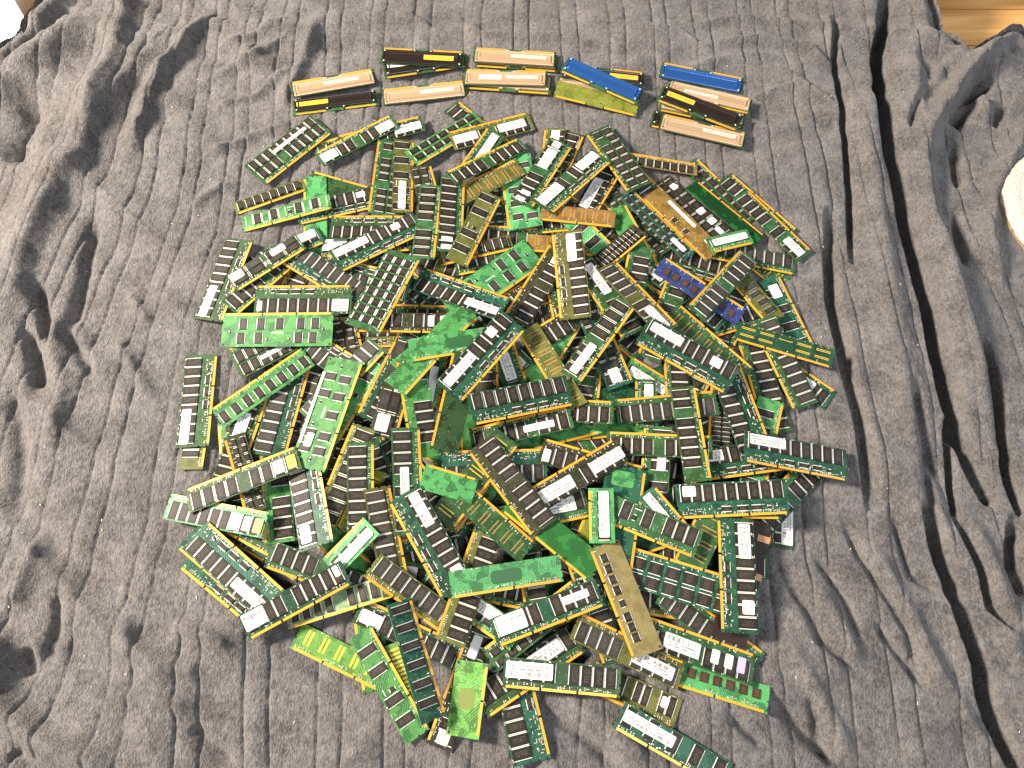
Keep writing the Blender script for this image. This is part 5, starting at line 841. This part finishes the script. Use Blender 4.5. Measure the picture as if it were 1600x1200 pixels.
def build(row, idx):
    kind, col, slots, L, H, x, y, z, ang, bu, bv, stickers, opt, label = row
    d = Vector((math.cos(R(ang)), math.sin(R(ang)), bu)).normalized(); n = Vector((-math.sin(R(ang)), math.cos(R(ang)), bv))
    zz = d.cross(n).normalized(); n = zz.cross(d)
    M3 = Matrix((d, n, zz)).transposed()
    pos = Vector((x, y, z))
    if opt.get('roll'):
        pin = pos - n * (H / 2); M3 = M3 @ Matrix.Rotation(R(opt['roll']), 3, 'X'); pos = pin + (M3 @ Vector((0, H / 2, 0))) + Vector((0, 0, 1.5))
    e = bpy.data.objects.new('shielded_memory_module' if kind == 'K' else 'memory_module', None); COL.objects.link(e); e.empty_display_size = .01
    e.location = pos * .001; e.rotation_euler = M3.to_euler()
    e['label'] = label; e['category'] = 'memory module'; e['group'] = 'shielded modules in the upper row' if y > 370 else 'memory modules in the heap'
    h, w = H / 2, L / 2
    rnd = random.Random(idx * 7 + 1)
    var = {'B': 'bare', 'C': 'bare', 'Y': 'gold', 'P': '', 'P2': ''}.get(kind, '')
    if opt.get('dark'): var = 'dark'
    if opt.get('br'): var = 'bright'
    keys = KEYS.get(L, (rnd.choice((-6.0, 4.0)),)) if L in KEYS else (0.0,)
    if kind in 'SDC' and L > 100: keys = (rnd.choice((-3.0, 7.0)),)
    if kind in ('K', 'P0'): keys = (-14.0, 14.0)
    bd = put('circuit_board', board_mesh(L, H, keys, side=(L > 110)), e); bd.material_slots[0].link = 'OBJECT'; bd.material_slots[0].material = pcb(col, var) if kind != 'Z' else SHELL
    bd.material_slots[1].link = 'OBJECT'; bd.material_slots[1].material = edge_mat('l' if opt.get('edge') else col)
    # gold contacts between the key slots
    ed = [-w + 4.0] + [k for k in keys] + [w - 4.0]
    segs = [(ed[i] + (1.3 if i else 0), ed[i + 1] - (1.3 if i < len(ed) - 2 else 0)) for i in range(len(ed) - 1)]
    if kind in ('K', 'P0'): segs = [segs[0], segs[2]]
    if kind != 'Z':
        for a, b in segs: put('contact_strip', contact_mesh(b - a), e, (a + b) / 2, -h + 1.75, T)
    if kind in ('A', 'R', '2', '2b', '3', 'G', 'W', 'S', 'D'):
        def under():
            b = MB(); k = 8; pitch = (L - 10) / k
            for i in range(k):
                cx = -w + 5 + pitch * (i + .5); b.box(cx - pitch * .4, cx + pitch * .4, -h + 8, h - 3, -1.1, -.05)
            return b.mesh('underside_chips', [CHIP['K']])
        put('underside_chips', cached(('under', L, H), under), e)
    top = T + 1.25
    cc = opt.get('cc', 'K')
    def chip(cx, cy, w_, h_, t_, legs, mat=None, rot=0, lw=.8): return put('memory_chip', chip_mesh(w_, h_, t_, legs, mat or cc, lw), e, cx, cy, T, rot)
    def row_of(sl, cy, ch, cw=12.2, t_=1.1):
        k = len(sl); pitch = (L - 9.0) / k
        for i, s in enumerate(sl):
            cx = -w + 4.5 + pitch * (i + .5)
            ww = min(cw, pitch - 2.2)
            if s == 'c': chip(cx, cy, ww, ch, t_, 'x')
            elif s == 'n': chip(cx, cy, min(pitch * 1.2, 9.5), ch * .72, t_, 'x')
            elif s == 'g':
                for sg in (-1, 1): put('pad_row', pad_mesh(.9, ch * .9, SOLDER), e, cx + sg * ww * .5, cy, T)
            elif s == 'k':
                chip(cx - 1.5, cy - ch * .2, 5.0, 6.5, 1.0, 'y')
                put('pad_row', pad_mesh(ww * .8, .9, SOLDER), e, cx, cy + ch * .3, T)
    dens = {'B': 0, 'C': .12, 'P': .15, 'P0': 0, 'P2': .1, 'K': 0, 'Z': 0}.get(kind, .55)
    if kind == 'A':
        ch = min(22.2, H - 9.5); row_of(slots, h - 1.8 - ch / 2, ch)
    elif kind == 'R':
        row_of(slots, h - 2.0 - 10.6, 21.2)
        for u in (.44, .58, .71): chip(-w + L * u, -h + 9.6, 12.5, 5.6, 1.0, 'y')
        chip(-w + L * .83, -h + 9.0, 4.5, 4.0, 1.0, 'y'); dens = .8
    elif kind in ('2', '2b'):
        k = len(slots); pitch = (L - 9) / k; rows = (h * .52, -h * .28); ch = (H - 12) / 2 - (2.0 if kind == '2' else 3.5)
        for cy in rows:
            for i, s in enumerate(slots):
                if s == 'c': chip(-w + 4.5 + pitch * (i + .5), cy + .6, min(pitch - 3.0, 16), ch, 1.15 if not opt.get('tall') else 1.5, 'x' if kind == '2' else 'y')
                elif cy == rows[0]: chip(-w + 4.5 + pitch * (i + .5), cy + .6, min(pitch - 3.0, 12), ch, 1.15, 'x')
    elif kind == '3':
        pitch = (L - 16) / 8
        for r_, cy in enumerate((h * .62, h * .06, -h * .5)):
            for i in range(8): chip(-w + 8 + pitch * (i + .5), cy, pitch - 3.6, 10.0, 1.1, 'y', 'K', lw=1.5)
        dens = 1.0
    elif kind == 'G':
        xs = (-.34, -.21, -.02, .15, .31) if L > 140 else (-.36, -.2, -.02, .16, .34)
        for i, u in enumerate(xs):
            chip(u * L, -h * .42 + 2, 10.5, 15.5, 1.1, 'x', 'G')
            if i != 2: chip(u * L + 2, h * .5, 10.5, 15.5, 1.1, 'x', 'G')
        for i in range(7): put('pad_row', pad_mesh(.9, 3.0, SOLDER), e, -8 + i * 2.4, h * .18, T)
        for u, v in ((-.42, .0), (.42, .1), (-.12, .55), (.08, .55)): chip(u * L, v * h, 3.2, 3.2, .9, 'x', 'K', lw=.7)
        dens = .12
    elif kind == 'J':
        k = len(slots); pitch = (L - 8) / k
        for i, s in enumerate(slots):
            if s == 'c': chip(-w + 4 + pitch * (i + .5), 1.2, min(pitch - 3.2, 8.4) if k < 12 else 8.0, H - 9.0, 3.0, 'x', cc if col != 'w' else 'G')
        dens = .25
    elif kind == 'J2':
        for u, v in ((-.3, .25), (-.06, .3), (.06, .1), (.2, .2), (.34, .15)): chip(u * L, v * h, 8.0, 14.0, 2.8, 'x', 'G')
        dens = .3
    elif kind == 'X':
        k = 15; pitch = (L - 10) / k
        for cy in (h * .47, -h * .3):
            for i in range(k): chip(-w + 5 + pitch * (i + .5), cy, pitch - 2.0, h * .66, 2.8, 'x', 'K', lw=.5)
        dens = .2
    elif kind == 'D':
        k = len(slots); pitch = (L - 14) / k
        for i in range(k): chip(-w + 7 + pitch * (i + .5), h * .22, 9.4, 11.2, 1.0, '', 'B')
        dens = 1.0
    elif kind == 'W':
        for u in (-.37, -.14, .14, .37):
            for v in (.5, -.22): chip(u * L, v * h + .8, L * .2, H * .33, 1.15, 'x', 'G' if v > 0 else 'K')
        for u in (-.02, .02): put('pad_row', pad_mesh(2.2, 6.0, SOLDER), e, u * L, -1, T)
    elif kind == 'S':
        for u in (-.34, -.11, .12, .35): chip(u * L, h * .15, L * .18, H * .46, 1.1, 'x', 'K')
        dens = .7
    elif kind == 'P':
        k = rnd.choice((6, 7, 8)); pitch = (L - 10) / k; mat = PADG if col in 'ygv' else PADB
        if col == 'g' and rnd.random() < .5: mat = PADB
        for i in range(k):
            cx = -w + 5 + pitch * (i + .5)
            for s in (-1, 1): put('pad_row', pad_mesh(1.3 if col not in 'yv' else 2.6, H * .56, mat), e, cx + s * 2.6, h * .18, T)
    elif kind == 'P0':
        for i in range(9): put('pad_row', pad_mesh(3.0, .5, PADG), e, -48 + i * 12, h * .45 + (i % 3), T)
        for xx in (-50, 8, 44): put('rivet', rivet_mesh(), e, xx, -h * .5, T, mat=HOLE_SHADE)
    elif kind == 'P2':
        for i in range(5):
            cx = -w + 16 + i * 25.5
            for v, dy in ((.5, 1.0), (.5, -1.0), (-.22, 1.0), (-.22, -1.0)):
                if (i == 2 and dy > 0) or (v < 0 and i == 2): continue
                put('pad_row', pad_mesh(19.0, .9, PADG), e, cx, v * h + dy, T)
        for i in range(12): put('pad_row', pad_mesh(2.0, .7, PADG), e, -w + 8 + i * 10.5, h - 1.4, T)
    elif kind == 'C':
        # dark fan of traces in the middle and hook-shaped pads along the far side
        for i in range(3):
            for s in (-1, 1):
                xx = s * (L * .2 + i * L * .11)
                put('pad_row', pad_mesh(.9, 7.0, edge_mat('g')), e, xx, h * .45, T); put('pad_row', pad_mesh(3.0, .9, edge_mat('g')), e, xx + 1.4, h * .45 - 3.4, T)
                put('pad_row', pad_mesh(.9, 4.0, edge_mat('g')), e, xx + 3.0, h * .45 - 1.5, T)
        b = MB(); b.prism(rounded(-L * .14, L * .14, -h * .45, h * .55, 5, 3), 0, .035); put('copper_pour', cached(('pour', L, H, col), lambda: b.mesh('copper_pour', [POUR[col if col in POUR else 'l']])), e, 0, 0, T)
        sd = MB(); r2 = random.Random(idx)
        for _ in range(70):
            xx, yy = r2.uniform(-w + 6, w - 6), r2.uniform(-h + 5, h * .2)
            if abs(xx) > L * .15: sd.box(xx - .6, xx + .6, yy - .5, yy + .5, T, T + .05, 0, bot=False)
        put('tiny_pads', sd.mesh('tiny_pads', [edge_mat('g')]), e, kind='stuff')
    elif kind == 'Y':
        for u in (-.38, -.28, -.18, -.08, .04, .16, .25, .34): chip(u * L, -h * .32, 10.0 if abs(u) != .04 else 6, 8.0, 1.0, 'y', 'K', 0 if u != .04 else 90)
        dens = .15
    elif kind == 'Y2':
        for u in (-.08, .1): chip(u * L, -h * .35, 7.5, 7.5, 1.2, 'x', 'K')
        r2 = random.Random(5); sd = MB()
        for _ in range(60):
            xx, yy = r2.gauss(8, 18), r2.gauss(-2, 7)
            if abs(xx) < w - 5 and abs(yy) < h - 5: sd.box(xx - .5, xx + .5, yy - .4, yy + .4, T, T + .3, 0, bot=False)
        put('tiny_components', sd.mesh('tiny_components', [PADG]), e, kind='stuff'); dens = .15
    elif kind == 'Z':
        b = MB(); b.prism(rounded(-w + 1, w - 1, -h + 1, h - 1, 1.5, 2), T, T + 2.6); put('metal_shell', b.mesh('metal_shell', [SHELL]), e)
        for u in (-.36, .05, .36):
            b = MB(); b.box(-4, 4, -7, 7.4, 0, .5); b.box(-4, 4, 7.4, 8.0, -4.2, .5); put('copper_clip', cached('clip', lambda: b.mesh('copper_clip', [COPPER])), e, u * L, -h + 7.4, T + 2.6, 180)
    elif kind == 'K':
        sp = put('heat_spreader', spreader_mesh(slots), e)
        for xx, yy in ((-60.5, 12.4), (60.5, 12.4), (-60.5, -7.6), (60.5, -7.6), (-13, -11), (13, -11)):
            put('rivet', rivet_mesh(), sp, xx, yy, T + 2.95 if abs(xx) > 20 else T + 2.25, mat=RIVET if slots != 't' or abs(xx) < 20 or yy < 0 else HOLE_SHADE)
        top = T + 2.95
    if opt.get('patch'):
        b = MB(); b.prism(rounded(-10, 10, -14, 14, 3, 2), 0, .04); put('copper_pour', b.mesh('copper_pour', [pcb('l')]), e, w - 16, 2, T)
    if dens: put('tiny_components', smd_mesh(L, H, idx % 5, dens, kind in ('R', '3')), e, kind='stuff')
    if kind in ('J', 'J2', 'X'): top = T + 3.2
    if kind in ('Y2',): top = T + .02
    for u0, u1, v0, v1, sty in stickers:
        sw, shh = (u1 - u0) * L, (v1 - v0) * H
        so = put('paper_sticker', sticker_mesh(sw, shh, sty), e, -w + (u0 + u1) / 2 * L, -h + (v0 + v1) / 2 * H, top + .03)
        if sty not in ('y',): so.rotation_euler = (0, 0, R(rnd.uniform(-1.2, 1.2)))
        if sty == 'm':
            put('logo_mark', logo_mesh(), so, -sw / 2 + 3.0, shh / 2 - 2.6, .14)
        elif sty == 'k':
            put('lettering', text_mesh('Kingston', sw * .25, INK), so, 0, shh * .22, .16); put('lettering', text_mesh('TECHNOLOGY', sw * .075, GREYINK), so, sw * .02, shh * .02, .16)
            put('lettering', text_mesh('KVR133X64C3/256', sw * .09, GREYINK), so, 0, -shh * .16, .16); put('lettering', text_mesh('ASSY IN TAIWAN', sw * .07, GREYINK), so, 0, -shh * .32, .16)
        elif sty == 'o':
            put('lettering', text_mesh('SAMSUNG', sw * .075, GREYINK), so, -sw * .30, shh * .36, .16); put('lettering', text_mesh('KOREA  M   0409', sw * .105, INK), so, 0, shh * .16, .11)
            put('lettering', text_mesh('PC2700   2533   1', sw * .095, GREYINK), so, 0, -shh * .02, .16)
        elif sty == 't':
            b = MB(); b.prism([(-1.1, .9), (0, -1.0), (1.1, .9)][::-1], 0, .05); put('warning_mark', cached('warn', lambda: b.mesh('warning_mark', [HOTY])), so, -sw / 2 + 3.5, 0, .1)
    return e
for i, row in enumerate(MODULES): build(row, i)

# a curl of tan thread lying on the blanket under the upper row
tx, ty = (-0.0634, 0.5011)
tz = float(blanket_height(np.array([[tx * 1000]]), np.array([[ty * 1000]]))[0, 0]) * .001
bm = bmesh.new(); rr = []
pts = [(-.005, .004), (-.004, .0005), (-.0015, -.0022), (.0015, -.003), (.0042, -.0018), (.005, .0005)]
for i, (px, py) in enumerate(pts):
    row = [bm.verts.new((tx + px + .0005 * math.cos(2 * math.pi * q / 6), ty + py + .0003 * math.cos(2 * math.pi * q / 6), tz + .0011 + .0006 * math.sin(2 * math.pi * q / 6) + .0004 * (i % 2))) for q in range(6)]; rr.append(row)
for i in range(len(pts) - 1):
    for q in range(6): bm.faces.new((rr[i][q], rr[i + 1][q], rr[i + 1][(q + 1) % 6], rr[i][(q + 1) % 6]))
bm.faces.new(rr[0]); bm.faces.new(rr[-1][::-1])
me = bpy.data.meshes.new('thread'); bm.to_mesh(me); bm.free(); me.materials.append(simple('tan_thread', (.45, .25, .12), .8))
th = bpy.data.objects.new('thread', me); COL.objects.link(th); th['label'] = 'short curl of tan thread on the blanket under the upper row'; th['category'] = 'thread'

# specks of lint caught in the pile
lb = MB(); lr = random.Random(8); spots = []
while len(spots) < 90:
    px, py = lr.uniform(-620, 620), lr.uniform(-430, 560)
    if (px / 410) ** 2 + (py / 400) ** 2 > 1: spots.append((px, py))
hz = blanket_height(np.array([[p[0] for p in spots]]), np.array([[p[1] for p in spots]]))[0]
for (px, py), zz in zip(spots, hz):
    l_, a_ = lr.uniform(.5, 1.6), lr.uniform(0, 3.14); dx, dy = l_ * math.cos(a_), l_ * math.sin(a_); nx_, ny_ = -math.sin(a_) * .35, math.cos(a_) * .35
    lb.prism([(px - dx - nx_, py - dy - ny_), (px + dx - nx_, py + dy - ny_), (px + dx + nx_, py + dy + ny_), (px - dx + nx_, py - dy + ny_)], zz + .7, zz + 1.3)
lo = bpy.data.objects.new('lint', lb.mesh('lint', [simple('pale_lint', (.62, .58, .52), .9)])); COL.objects.link(lo); lo['kind'] = 'stuff'; lo['label'] = 'pale specks of lint scattered over the grey blanket'; lo['category'] = 'lint'
